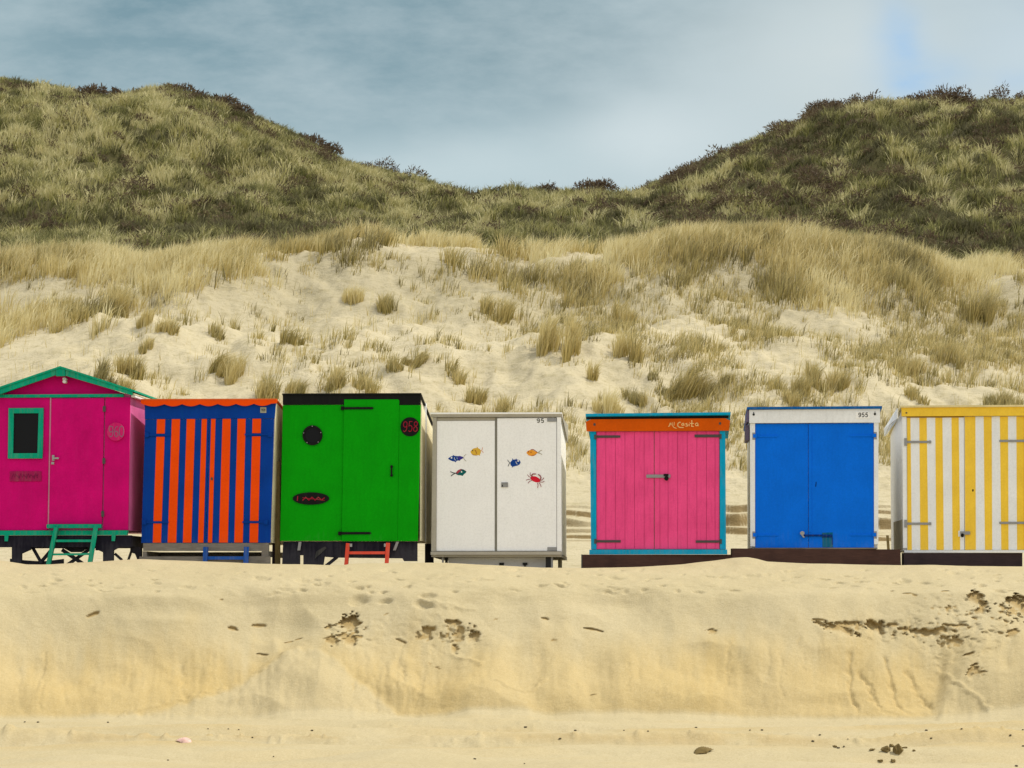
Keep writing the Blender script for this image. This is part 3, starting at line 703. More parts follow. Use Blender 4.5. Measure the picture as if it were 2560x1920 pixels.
SHRUBS = [ # px, py (centre), rx, rz px, label
 (232,216,34,12,'flat dark bush on the left dune skyline above the striped hut'),
 (288,222,14,7,'tiny dark bush in the dip of the left dune skyline'),
 (442,222,42,15,'dark purple-brown bush at the summit of the left dune'),
 (495,228,30,12,'dark bush just right of the left dune summit bush'),
 (550,244,40,14,'brownish bush where the left dune skyline starts to fall'),
 (590,272,34,16,'dark bush on the upper falling edge of the left dune'),
 (765,372,40,20,'dark bush halfway down the left dune skyline'),
 (815,402,34,16,'dark bush near the foot of the left dune skyline'),
 (1370,468,30,10,'low dark bush on the saddle between the two dunes'),
 (1490,476,46,10,'long flat dark bush on the right part of the saddle'),
 (1952,318,30,14,'first dark bush going up the right dune skyline'),
 (2075,275,48,22,'brown bush on the upper left shoulder of the right dune'),
 (2138,247,24,24,'rounded dark red-brown bush, left of a pair on the right dune summit'),
 (2182,240,26,22,'rounded dark red-brown bush, right of a pair on the right dune summit'),
 (2300,240,36,18,'brown bush left of the long one on the right dune summit'),
 (2375,235,52,26,'long brown bush in the middle of the right dune summit'),
 (2500,228,30,28,'tall dark bush near the right end of the skyline'),
 (2555,234,20,16,'dark bush cut by the right edge of the skyline'),
]
def build_shrubs():
    for px, py, rx, rz, lab in SHRUBS:
        yy = np.arange(94, 113, .25); xx = up(px, 300, 1.0)[0] * yy; pyy = proj(xx, yy, Hn(xx, yy))[1]
        Y = float(yy[np.argmin(pyy)]) + .2; s = Y / F; X = up(px, py, Y)[0]; g = float(Hn(X, Y)); zt = up(px, py - rz * .55, Y)[1]
        n = int(rx * 13 + 90); sub = []
        m = max(1, int(rx / 16))
        for i in range(m):
            fx = (i + .5) / m * 2 - 1
            hh = min(1.0, max(.5, zt - g)) * (.78 if px < 1000 else 1) * rng.uniform(.85, 1.08)
            sub.append(twig_arrays((fx * rx * s * .72, rng.uniform(-.2, .2), .0), min(rx * s, .7), hh, n, .35, .022, .16))
        st = []
        for i in range(3 * m):
            V = np.array([[-.02, 0, -.1], [.02, 0, -.1], [-.015 + rng.normal(0, .1), 0, .3], [.015 + rng.normal(0, .1), 0, .3], [rng.normal(0, .2), 0, .55]]) + np.array([rng.uniform(-.5, .5) * rx * s, 0, 0])
            st.append((V, np.full(5, .1), np.zeros(5)))
        o = blade_mesh('dune_bush', *cat(sub + st), M_SCRUB); o.location = (X, Y, g)
        tag(o, lab, 'bush', 'bushes along the dune skyline')
build_shrubs()

# ------------------------------------------------------------------ the beach huts
D0 = 36.0; YAW = -math.atan(409 / F); GZ = 1.90
K = .80
class Thing:
    def __init__(s, name, pxc, label, cat_, group=None, D=D0, yaw=YAW, base=GZ):
        s.D = D; s.base = base; s.X0 = up(pxc, 1200, D)[0]
        s.root = empty(name, (s.X0, D, base), yaw); s.yaw = yaw; s.cy = math.cos(yaw)
        tag(s.root, label, cat_, group)
    def p(s, px, py):
        X, Z = up(px, py, s.D); return ((X - s.X0) / s.cy, Z - s.base)
    def P(s, pts): return [s.p(*q) for q in pts]
    def px(s, v): return v * s.D / F
    def part(s, name, shapes, mat, parent=None, label=None):
        """shapes: list of (outline_px, y_front, y_back[, material index])"""
        bm = bmesh.new()
        for sh in shapes:
            prism(bm, s.P(sh[0]), sh[1], sh[2], sh[3] if len(sh) > 3 else 0)
        o = link_bm(bm, name, mat, parent or s.root)
        if label: o['label'] = label
        return o
    def strokes(s, name, lines, w, y0, mat, parent=None, th=.003):
        bm = bmesh.new()
        for i, ln in enumerate(lines):
            mi = 0; ww = w
            if isinstance(ln, tuple): ln, ww, mi = ln
            stroke(bm, s.P(ln), s.px(ww), y0 - .0006 * i, y0 + th, mi)
        return link_bm(bm, name, mat, parent or s.root)
    def body(s, q, L_, drop, mat, name='body', y0=0.0, ofs=0.0):
        """q = front TL, TR, BR, BL in px; hull running back L_ metres with a roof falling to the rear"""
        a = s.P(q); bm = bmesh.new()
        f = [bm.verts.new((x, y0, z)) for x, z in a]
        b = [bm.verts.new((x, L_, z - (drop if i < 2 else ofs))) for i, (x, z) in enumerate(a)]
        bm.faces.new(f); bm.faces.new(b[::-1])
        for i in range(4):
            j = (i + 1) % 4; bm.faces.new((f[i], b[i], b[j], f[j]))
        return link_bm(bm, name, mat, s.root)
    def slope_slab(s, name, l, r, th, y0, y1, drop, mat, parent=None):
        """roof sheet: l, r = px of its upper front corners; falls drop metres from y0 to y1"""
        (xa, za), (xb, zb) = s.p(*l), s.p(*r); bm = bmesh.new(); vs = []
        for y, d in ((y0, 0), (y1, drop)):
            vs.append([bm.verts.new((xa, y, za - d)), bm.verts.new((xb, y, zb - d)), bm.verts.new((xb, y, zb - d - th)), bm.verts.new((xa, y, za - d - th))])
        f, b = vs; bm.faces.new(f); bm.faces.new(b[::-1])
        for i in range(4): j = (i + 1) % 4; bm.faces.new((f[i], b[i], b[j], f[j]))
        return link_bm(bm, name, mat, parent or s.root)
def rect(x0, y0, x1, y1): return [(x0, y0), (x1, y0), (x1, y1), (x0, y1)]
def quad(a, b, c, d): return [a, b, c, d]
def bar(a, b, w):
    dx, dy = b[0] - a[0], b[1] - a[1]; l = math.hypot(dx, dy); nx, ny = -dy / l * w / 2, dx / l * w / 2
    return [(a[0] + nx, a[1] + ny), (b[0] + nx, b[1] + ny), (b[0] - nx, b[1] - ny), (a[0] - nx, a[1] - ny)]
def digits(txt, x0, y0, x1, y1, slant=0, gap=.22):
    out = []; n = len(txt); cw = (x1 - x0) / (n + (n - 1) * gap)
    for i, ch in enumerate(txt):
        xo = x0 + i * cw * (1 + gap)
        out.append([(xo + u * cw + slant * (1 - v), y0 + v * (y1 - y0)) for u, v in DIG[ch]])
    return out

magenta = paint('magenta_paint', rgb(184, 0, 100, K), .5, .35, (.5, .03, .2), .10)
palepink = paint('pale_pink_side', rgb(214, 105, 165, 1.0), .6)  # body sides take a paler pink than the front
teal = paint('teal_paint', rgb(0, 142, 112, K), .5)
navy = paint('black_tarred_steel', (.012, .011, .020), .6, .3, (.03, .02, .05), .2)
dark = paint('black_paint', (.010, .010, .010), .55, .3, (.03, .03, .03), .2)
glass_d = MT('dark_window'); glass_d.col((.004, .005, .007)); glass_d.rough(.5); glass_d.b.inputs['Specular IOR Level'].default_value = .15; glass_d = glass_d.m
grey_m = metal('galvanised_steel', (.32, .32, .32), .5, .5)
dim_m = metal('dull_dark_iron', (.09, .085, .08), .6, .4)
silver = metal('bright_steel', (.38, .38, .37), .45, .5)
greysign = paint('grey_lettering', (.22, .12, .15), .6)
orange = paint('orange_paint', rgb(222, 70, 0, K), .45, .22, (.5, .1, .02), .08)
royal = paint('royal_blue_paint', rgb(0, 54, 136, K), .5, .4, (.0, .08, .3), .25)
green = paint('green_paint', rgb(0, 138, 0, K), .45, .22, (.0, .12, .0), .15)
redp = paint('red_paint', rgb(205, 70, 50, K), .5)
redtxt = paint('dark_red_lettering', (.30, .01, .03), .5)
whitep = paint('off_white_panel', rgb(222, 224, 222, K), .5, .06, (.55, .54, .48), .10)
greyframe = paint('grey_aluminium_frame', rgb(155, 150, 138, K), .5, .2)
beigeside = paint('beige_side_panel', rgb(228, 218, 185, 1.0), .6, .3, (.35, .28, .16), .30)
pinkd = paint('rose_plank_paint', rgb(232, 72, 128, K), .6, .28, (.35, .01, .10), .30)
cyan = paint('cyan_paint', rgb(0, 142, 182, K), .5, .25)
burnt = paint('burnt_orange_paint', rgb(190, 78, 0, K), .5, .25, (.5, .1, .01), .2)
cream = paint('cream_lettering', (.85, .55, .22), .6)
blue = paint('bright_blue_paint', rgb(0, 98, 208, K), .5, .20, (.0, .12, .52), .2)
whitef = paint('white_painted_board', rgb(212, 214, 216, K), .55, .15, (.35, .33, .28), .12)
sideg = paint('grey_violet_edge', rgb(95, 85, 110, K), .6)
yellow = paint('yellow_paint', rgb(224, 182, 60, K), .55, .22, (.5, .33, .05), .15)
weather = wood('weathered_grey_timber', (.13, .115, .095), (.27, .245, .21), (1.5, 2, 40))
post_w = wood('old_brown_post', (.12, .085, .03), (.27, .20, .08), (30, 30, 2))
sleeper = wood('dark_red_brown_sleeper', (.045, .020, .016), (.085, .040, .030), (1.5, 2, 30))
sleeper2 = wood('black_brown_sleeper', (.022, .014, .018), (.045, .028, .030), (1.5, 2, 30))

# --- magenta gabled hut
h = Thing('beach_hut', 156, 'magenta hut with teal trimmed gable roof and small window', 'beach hut', 'beach huts in a row')
h.body([(-15, 985), (327, 985), (322, 1326), (-18, 1326)], 2.1, 0.0, palepink, 'body', .03)
bm = bmesh.new()      # gable wall and rear
g = h.P([(-15, 990), (156, 930), (327, 990)]); prism(bm, g, .045, 2.05); link_bm(bm, 'gable', magenta, h.root)
h.part('front_wall', [(quad((-15, 994), (124, 994), (118, 1325), (-18, 1325)), .0, .028), (quad((265, 994), (327, 994), (322, 1325), (259, 1325)), .0, .028)], magenta)
dr = h.part('door', [(quad((129, 996), (262, 996), (256, 1310), (122, 1310)), -.012, .02)], magenta)
h.part('hinge', [(rect(259, 1016, 266, 1030), -.02, -.013)], dim_m, dr); h.part('hinge', [(rect(258, 1146, 265, 1160), -.02, -.013)], dim_m, dr); h.part('hinge', [(rect(255, 1278, 262, 1292), -.02, -.013)], dim_m, dr)
hd = h.part('handle', [(rect(131, 1138, 137, 1152), -.035, -.0125), (rect(133, 1144, 149, 1148), -.06, -.036), (rect(129, 1155, 136, 1161), -.03, -.0125)], silver, dr)
h.part('door_strip', [(quad((125.2, 994), (128.4, 994), (122, 1322), (119.2, 1322)), -.016, .027)], paint('pale_pink_strip', rgb(175, 110, 135, K), .5))
wn = h.part('window', [(quad((34, 1033), (97, 1033), (94, 1133), (32, 1133)), -.010, -.002)], glass_d)
h.part('window_frame', [(quad((21, 1020), (109, 1020), (109, 1033), (20.6, 1033)), -.035, -.001), (quad((19.4, 1133), (106.7, 1133), (106, 1146), (19, 1146)), -.035, -.001),
       (quad((20.5, 1033), (34, 1033), (32, 1133), (19.4, 1133)), -.0345, -.001), (quad((97, 1033), (108.8, 1033), (106.9, 1133), (94, 1133)), -.0345, -.001)], teal, wn)
h.part('trim_board', [(rect(-10, 986, 311, 993.5), -.03, .02)], teal)
h.part('barge_board', [(quad((-30, 981), (144, 923), (144, 939), (-30, 997)), -.12, -.09), ([(145, 922.5), (156, 921), (168, 924), (168, 942), (145, 942)], -.125, -.085), (quad((169, 924), (339, 980), (337, 991), (169, 941)), -.12, -.09)], teal)
bm = bmesh.new()      # roof sheets
for a_, b_ in (((156, 917), (-34, 980)), ((156, 917), (343, 978))):
    (xa, za), (xb, zb) = h.p(*a_), h.p(*b_)
    v = [bm.verts.new(c_) for c_ in ((xa, -.14, za), (xb, -.14, zb), (xb, 2.2, zb), (xa, 2.2, za), (xa, -.14, za - .03), (xb, -.14, zb - .03), (xb, 2.2, zb - .03), (xa, 2.2, za - .03))]
    for f_ in ((0, 1, 2, 3), (7, 6, 5, 4), (0, 4, 5, 1), (1, 5, 6, 2), (2, 6, 7, 3), (3, 7, 4, 0)): bm.faces.new([v[i] for i in f_])
link_bm(bm, 'roof', teal, h.root)
h.part('eave_trim', [(quad((330, 985), (340, 990), (340, 994), (330, 994)), 0.0, 2.1)], whitef)
nd = h.part('number_disc', [(ell(292, 1080, 22, 23), -.03, -.001)], paint('magenta_disc', rgb(190, 25, 100, K), .5))
h.strokes('number_960', digits('960', 274, 1066, 313, 1093, 0, .06), 2.0, -.033, paint('grey_numerals', rgb(140, 90, 120, K), .5), nd)
sg = h.part('name_sign', [(rect(23, 1178, 103, 1203), -.012, -.001)], paint('faded_magenta_sign', rgb(140, 25, 75, K), .6))
h.strokes('sign_lettering', [[(28 + i * 9.5, 1196 - 10 * (i % 2)), (32 + i * 9.5, 1184 + 5 * ((i * 3) % 2)), (36 + i * 9.5, 1194), (37 + i * 9.5, 1188 - 4 * (i % 3 == 0))] for i in range(7)], 1.6, -.014, paint('dull_lettering', (.20, .01, .07), .6), sg)
h.part('gable_lamp', [(ell(163, 948, 5, 3.5, 12), -.05, .04), (ell(164, 955, 4.5, 4, 12), -.08, -.0)], paint('white_plastic', (.75, .72, .70), .4))
h.part('door_sill', [(rect(120, 1311, 256, 1320.5), -.09, -.001)], teal)
h.part('base_board', [(quad((-18, 1326.5), (322, 1326.5), (320, 1338), (-18, 1338)), -.03, .04)], teal)
for x in (16, 287): h.part('hook', [(quad((x - 5, 1338), (x + 5, 1338), (x + 3, 1353), (x - 5, 1353)), -.04, -.02)], teal)
h.part('chassis_beam', [(rect(-18, 1338.5, 330, 1368), -.01, .06), (rect(-18, 1338.5, 330, 1366), 1.5, 1.6), (rect(-17, 1339, -2, 1360), .061, 1.49), (rect(312, 1339, 328, 1366), .061, 1.49)], navy)
h.part('leg', [([(28, 1368), (75, 1368), (75, 1374), (52, 1384), (52, 1424), (28, 1424)], -.01, .06)], navy)
h.part('leg', [([(240, 1368), (300, 1368), (285, 1376), (284, 1424), (259, 1424), (259, 1381), (248, 1376), (240, 1376)], -.01, .06)], navy)
h.part('brace', [(bar((74, 1366), (98, 1408), 7), .10, .14)], navy); h.part('brace', [(bar((128, 1366), (92, 1408), 8), .145, .18)], navy)
h.part('sole_plate', [([(14, 1396), (50, 1400), (96, 1403), (150, 1397), (150, 1424), (14, 1424)], .19, .24)], navy)
h.part('brace', [(bar((150, 1374), (222, 1422), 9), .10, .14)], navy); h.part('brace', [(bar((222, 1370), (150, 1420), 8), .145, .18)], navy)
h.part('gusset', [([(148, 1368), (215, 1368), (196, 1380), (170, 1380)], .185, .22)], navy)
h.part('brace', [(bar((284, 1384), (302, 1400), 6), .10, .14)], navy)
h.part('leg', [([(316, 1366), (344, 1366), (344, 1424), (333, 1424), (333, 1396), (328, 1384), (316, 1380)], .30, .38)], navy)
h.part('strut', [(bar((318, 1368), (306, 1402), 5), .39, .43)], dim_m)
HUT1 = h
def ladder(name, pxc, label, lines, w, y0, th, mat, extra=None, D=D0 - .12):
    t = Thing(name, pxc, label, 'ladder', D=D)
    for nm, a, b, ww in lines:
        t.part(nm, [(bar(a, b, ww), y0 if nm == 'rung' else y0 - .015, y0 + th)], mat)
    for e in (extra or []): t.part(e[0], e[1], e[2])
    return t
ladder('wooden_ladder', 179, 'teal wooden ladder of two rungs leaning under the door of the magenta hut',
       [('stringer', (140, 1318), (117, 1424), 10), ('stringer', (240, 1318), (222, 1424), 10), ('rung', (138, 1352), (232, 1352), 6), ('rung', (130, 1386), (226, 1385), 5)], 8, 0, .05, teal)

# --- blue and orange striped hut
h = Thing('beach_hut', 520, 'royal blue hut with vertical orange stripes and scalloped orange edge', 'beach hut', 'beach huts in a row')
TL, TR, BR, BL = (361, 1006), (691, 1008), (677, 1357), (351, 1356)
h.body([(362, 1004), (690, 1005), (679, 1357), (353, 1356)], 2.0, .26, beigeside, 'body', .035)
def edge(a, b, y): t = (y - a[1]) / (b[1] - a[1]); return a[0] + (b[0] - a[0]) * t
def col2(xt, xb, y, y0=1047, y1=1357): return xt + (xb - xt) * (y - y0) / (y1 - y0)
h.part('header_board', [([(360, 1006), (691, 1008), (686.5, 1047), (360.5, 1047)], -.005, .034)], royal)
S_ = 390 / 1348
st_t = [(212,284),(342,414),(472,545),(603,648),(685,723),(784,856),(915,985),(1045,1119)]
st_b = [(175,247),(305,380),(438,512),(570,617),(657,693),(753,830),(886,960),(1018,1092)]
mid_t, mid_b = 330 + 667 * S_, 330 + 637 * S_
for nm, xa, xb, xa2, xb2, rng_ in (('left', 361, mid_t - .5, 351.5, mid_b - .5, range(0, 4)), ('right', mid_t + .7, 686, mid_b + .7, 677, range(4, 8))):
    d_ = h.part('door', [([(xa, 1048), (xb, 1048), (xb2, 1357), (xa2, 1357)], .0, .03)], royal)
    for i in rng_:
        a, b = [330 + v * S_ for v in st_t[i]], [330 + v * S_ for v in st_b[i]]
        segs = [(1047.5, 1356.5)] if i not in (0, 7) else [(1047.5, 1083.5), (1091.5, 1302.5), (1308.5, 1356.5)]
        for y0_, y1_ in segs:
            h.part('stripe', [([(col2(a[0], b[0], y0_), y0_), (col2(a[1], b[1], y0_), y0_), (col2(a[1], b[1], y1_), y1_), (col2(a[0], b[0], y1_), y1_)], -.007, -.0005)], orange, d_)
    s0 = -1 if nm == 'left' else 1
    for yy, x0, x1 in ((1087, 362, 427) if s0 < 0 else (1087, 613, 680), (1305.5, 355, 421) if s0 < 0 else (1305.5, 607, 670)):
        xe = x0 + 4 if s0 < 0 else x1 - 4
        h.part('hinge', [(rect(x0, yy - 2.2, x1, yy + 2.2), -.018, -.0075), (rect(xe - 5, yy - 6, xe + 5, yy + 6), -.026, -.008)], royal, d_)
    if s0 > 0: h.part('lock', [(ell(530, 1197, 3, 4, 10), -.02, -.0075)], dim_m, d_)
    for k in range(5):      # plank joints
        pass
cus = [95, 280, 435, 590, 745, 905, 1060, 1210, 1260]
pts = [(352, 998), (694, 999)]; low = []
for a, b in zip(cus[:-1], cus[1:]):
    x0, x1 = 330 + a * S_, 330 + b * S_
    for i in range(9):
        t_ = i / 8; low.append((x0 + (x1 - x0) * t_, 1010.5 + 5.5 * math.sin(math.pi * t_) if x1 - x0 > 20 else 1010.5 - t_ * 1))
low = [(352, 1008)] + low
h.part('scalloped_fascia', [(pts + low[::-1], -.05, -.025)], orange)
h.slope_slab('roof', (352, 997), (694, 998), .02, -.055, 2.08, .27, paint('faded_orange_roof', rgb(200, 90, 40, K), .6))
np_ = h.part('number_plate', [(rect(652, 1019, 667, 1033), -.012, -.006)], paint('small_grey_plate', rgb(150, 150, 130, K), .5))
h.strokes('plate_number', digits('959', 654.5, 1023, 664.5, 1029), 1.0, -.014, dim_m, np_)
h.part('corner_strip', [(quad((679, 1060), (682, 1060), (677, 1130), (679, 1130)), .04, .3)], whitef)
h.part('base_plank', [(quad((356, 1358), (673, 1358), (673, 1378), (356, 1377)), .0, .05)], weather)
h.part('base_plank', [(quad((347, 1391), (677, 1391), (677, 1424), (347, 1424)), -.02, .03)], weather)
h.part('skid', [(rect(358, 1378, 664, 1390), .9, 1.0), (quad((355, 1378), (365, 1378), (365, 1391), (355, 1391)), .0, 1.9), (quad((655, 1378), (672, 1378), (672, 1391), (655, 1391)), .0, 1.9)], weather)
ladder('wooden_step', 565, 'low blue wooden step in front of the striped hut', [('post', (513.5, 1367), (511.5, 1424), 11), ('post', (616, 1367), (614, 1424), 11), ('rung', (518, 1395), (610, 1395), 8)], 8, 0, .06, paint('mid_blue_paint', rgb(0, 70, 150, K), .5))
t = Thing('leaning_board', 693, 'old brown board propped upright between striped and green huts', 'board', D=D0 + .25)
t.part('board', [(quad((689, 1154), (699, 1155), (700, 1424), (687, 1424)), 0, .05)], post_w)
t.part('backing', [(quad((683, 1152), (689, 1153), (686, 1424), (678, 1424)), .06, .10)], sleeper2)

# --- green hut
h = Thing('beach_hut', 875, 'plain green hut with black roof band, porthole and round number disc', 'beach hut', 'beach huts in a row')
h.body([(708, 990), (1049, 991), (1042, 1353), (701, 1353)], 1.75, .33, beigeside, 'body', .035)
h.part('roof_band', [([(706, 985), (1053, 986), (1052, 1013), (999.5, 1013), (999.5, 1003), (860, 1003), (860, 1011), (706, 1011)], -.01, .034)], dark)
h.slope_slab('roof', (705, 983), (1054, 984), .02, -.03, 1.83, .345, dark)
h.part('front_panel', [([(706, 1012), (860, 1012), (853.5, 1352), (699, 1352)], .0, .034)], green)
h.part('front_panel', [([(999.6, 1014), (1052, 1014), (1045, 1353), (994.7, 1353)], -.0235, .034)], green)
dr = h.part('door', [([(861, 999), (996, 999.5), (999, 1002.5), (999, 1010), (994.3, 1353), (854.5, 1353)], -.025, .033)], green)
h.part('hinge', [(rect(853, 1016, 860, 1025), -.045, .0), ([(858, 1018), (932, 1018), (935, 1021), (932, 1024), (858, 1024)], -.037, -.026)], dark, dr)
h.part('hinge', [(rect(846, 1329, 853, 1338), -.045, .0), ([(852, 1330), (926, 1330), (929, 1333), (926, 1336), (852, 1336.5)], -.037, -.026)], dark, dr)
h.part('handle', [(rect(978, 1166, 982, 1190), -.055, -.045), (ell(980, 1167, 3.5, 3.5, 10), -.05, -.0255), (ell(980, 1189, 3.5, 3.5, 10), -.05, -.0255)], dark, dr)
ph = h.part('porthole', [(ell(781, 1088, 21.5, 21.5, 32), -.012, -.001)], glass_d)
bm = bmesh.new(); rin, rout = h.P(ell(781, 1088, 20, 20, 32)), h.P(ell(781, 1088, 25, 25, 32))
for i in range(32):
    j = (i + 1) % 32
    A = [bm.verts.new((p_[0], y_, p_[1])) for y_ in (-.028, -.001) for p_ in (rout[i], rout[j], rin[j], rin[i])]
    bm.faces.new(A[:4]); bm.faces.new((A[0], A[4], A[5], A[1])); bm.faces.new((A[3], A[2], A[6], A[7]))
link_bm(bm, 'porthole_ring', dark, ph)
for a in (-1.57, -.3, .85, 2.2, 3.4): h.part('screw', [(ell(781 + 22.5 * math.cos(a), 1088 + 22.5 * math.sin(a), 1.3, 1.3, 8), -.034, -.0285)], grey_m, ph)
nd = h.part('number_disc', [(ell(1026, 1068, 24, 24, 32), -.03, -.001)], dark)
h.strokes('number_958', digits('958', 1007, 1055, 1045, 1080, 2, .10), 2.0, -.033, redtxt, nd)
sg = h.part('oval_sign', [(ell(777, 1246, 46, 15.5, 36), -.02, -.001)], dark)
h.strokes('sign_lettering', [([(744, 1240), (743, 1252)], 2.6, 0), ([(756, 1251), (764, 1243), (772, 1250), (780, 1243), (788, 1250), (796, 1243), (804, 1250), (812, 1244)], 2.6, 0), ([(756, 1244), (812, 1251)], 1.6, 0)], 2.6, -.022, redtxt, sg)
# side boarding with a dark open joint
def side_board(h, x_px, name, mat, ya, yb, zt_px, zb_px, th=.02, drop=0.):
    x = h.p(x_px, 1200)[0]; z1 = h.p(x_px, zt_px)[1]; z0 = h.p(x_px, zb_px)[1]; bm = bmesh.new()
    v = [bm.verts.new(q) for q in ((x, ya, z0), (x, yb, z0), (x, yb, z1 - drop), (x, ya, z1), (x + th, ya, z0), (x + th, yb, z0), (x + th, yb, z1 - drop), (x + th, ya, z1))]
    for f_ in ((0, 1, 2, 3), (7, 6, 5, 4), (0, 4, 5, 1), (1, 5, 6, 2), (2, 6, 7, 3), (3, 7, 4, 0)): bm.faces.new([v[i] for i in f_])
    return link_bm(bm, name, mat, h.root)
side_board(h, 1049.5, 'side_panel', beigeside, .05, .62, 1010, 1352, .02, .10)
side_board(h, 1049.5, 'side_panel', beigeside, .72, 1.80, 1030, 1356, .035, .20)
side_board(h, 1049, 'side_batten', whitef, .64, .70, 1000, 1352, .03, .01)
h.part('undercarriage', [([(706, 1354), (1043, 1354), (1043, 1403), (1010, 1403), (1006, 1396), (835, 1394), (810, 1392), (805, 1424), (757, 1424), (757, 1388), (748, 1388), (748, 1424), (703, 1424)], .02, .08)], navy); h.part('rear_leg', [(rect(1040, 1355, 1062, 1424), 1.3, 1.36)], navy)
h.part('brace', [(bar((842, 1392), (812, 1416), 8), .03, .06)], navy)
for x in (749, 994): h.part('bracket', [(quad((x - 3, 1354.5), (x + 4, 1354.5), (x + 1 - 5 * (x > 900), 1376), (x - 6 - 5 * (x > 900), 1376)), -.012, .015)], grey_m)
h.part('sheen_patch', [(quad((790, 1378), (812, 1366), (816, 1370), (786, 1397)), .012, .018)], paint('sheen_grey', (.045, .045, .045), .4))  # paler grey patch painted as the panel's sheen
lt = ladder('wooden_ladder', 920, 'short red ladder with one rung under the door of the green hut',
       [('stringer', (869.5, 1358), (864, 1424), 9), ('stringer', (970, 1357), (965.5, 1424), 9), ('rung', (871, 1382), (963, 1382), 7)], 8, 0, .05, redp,
       [('bracket', [(rect(874, 1359, 880, 1367), -.002, .02)], silver), ('bracket', [(rect(960, 1359, 966, 1367), -.002, .02)], silver)])

# --- white hut with sea creatures
h = Thing('beach_hut', 1240, 'white hut decorated with small painted fish and a red crab', 'beach hut', 'beach huts in a row')
h.body([(1084, 1034), (1400, 1035), (1402, 1386), (1079, 1386)], 1.85, .30, whitep, 'body', .05)
h.part('frame', [(quad((1077, 1032), (1404, 1033), (1404, 1043), (1077, 1042)), -.03, .049), (quad((1082, 1043), (1091.5, 1043), (1090, 1378), (1078, 1378)), -.02, .049)], greyframe)
h.part('corner_post', [(quad((1392.5, 1044), (1402, 1044), (1404, 1378), (1392.5, 1378)), -.02, .049)], whitep)
pn = h.part('fixed_panel', [(quad((1092, 1052), (1237, 1052), (1236.5, 1377), (1090.5, 1377)), -.0, .048)], whitep)
h.part('mullion', [(quad((1237.5, 1044), (1242.5, 1044), (1242, 1378), (1237, 1378)), .012, .047)], paint('mullion_grey', (.26, .25, .21), .6))
h.part('frame_shadow_strip', [(rect(1092, 1043.5, 1237, 1051.5), .010, .047)], greyframe)  # grey strip standing in for the frame's shadow on the panel
dr = h.part('door', [(quad((1243.3, 1046), (1391, 1046), (1391.3, 1377), (1242.8, 1377)), -.006, .046)], whitep)
h.part('hinge', [(rect(1368, 1046.3, 1391, 1055), -.016, -.0065)], grey_m, dr); h.part('hinge', [(rect(1368.5, 1368, 1391, 1377), -.016, -.0065)], grey_m, dr)
h.part('latch', [(rect(1253.5, 1206, 1270, 1218), -.02, -.0065), (rect(1254.5, 1212, 1257, 1217), -.024, -.0205, 1), (rect(1255, 1207, 1269, 1209.5), -.026, -.0205)], [grey_m, dark], dr)
h.strokes('number', digits('95', 1342, 1047.5, 1360, 1057, 0, .3), 1.8, -.009, paint('faded_black_number', (.07, .07, .06), .6), dr)
h.part('base_rail', [(quad((1077, 1379), (1404, 1379), (1404, 1387), (1077, 1387)), -.05, .049)], greyframe)
h.slope_slab('roof', (1076, 1031), (1405, 1032), .025, -.045, 1.95, .31, whitep)
side_board(h, 1402.2, 'roof_trim', greyframe, .0, 1.93, 1037, 1042, .02, .31)
h.body([(1078, 1387.5), (1403, 1387.5), (1403, 1392), (1078, 1392)], 1.95, .0, greyframe, 'floor_frame', .0, .03)
h.part('leg', [(rect(1103, 1388, 1107, 1424), .1, .14)], grey_m); h.part('leg', [(rect(1107.5, 1388, 1114, 1424), .3, .36)], dark)
h.part('leg', [(rect(1363, 1388, 1376, 1424), .1, .16)], dark); h.part('leg', [(rect(1376.5, 1388, 1381, 1424), .1, .16)], grey_m)
h.part('skirt_panel', [(quad((1115, 1390), (1362, 1390), (1362, 1424), (1115, 1424)), .35, .38)], whitep)
h.part('vent', [(rect(1244, 1406, 1256, 1413), .33, .345)], dark); h.part('vent', [(rect(1303, 1406, 1315, 1412), .33, .345), (rect(1307, 1412, 1311, 1417), .33, .345)], dark)
h.part('rear_leg', [(rect(1384, 1395, 1394, 1424), 1.3, 1.4)], beigeside)
Z7 = lambda pts: [(1100 + x * .13562, 1100 + y * .13562) for x, y in pts]
def creature(name, polys, lines, dots, mats, parent, y0):
    bm = bmesh.new(); k = 0
    for pl, mi in polys: prism(bm, h.P(Z7(pl)), y0 - .002 - .0008 * k, y0 - .0003, mi); k += 1
    for ln, w, mi in lines: stroke(bm, h.P(Z7(ln)), h.px(w * .13562), y0 - .002 - .0008 * k, y0 - .0003, mi); k += 1
    for (cx, cy), r, mi in dots: prism(bm, h.P(Z7(ell(cx, cy, r, r, 12))), y0 - .002 - .0008 * k, y0 - .0003, mi); k += 1
    return link_bm(bm, name, mats, parent)
pc = lambda n, r, g_, b: paint('sticker_' + n, rgb(r, g_, b, K), .4, .1, (.2, .2, .2), .02)
cb, cv, cw, cg, cy_, cr_, co_, ck, cgr, cp = pc('blue', 20, 60, 130), pc('violet', 55, 50, 130), pc('white', 225, 225, 215), pc('teal', 20, 85, 85), pc('yellow', 198, 160, 60), pc('red', 190, 30, 48), pc('orange', 215, 145, 50), pc('black', 30, 40, 42), pc('grey', 150, 145, 125), pc('rust', 130, 60, 45)
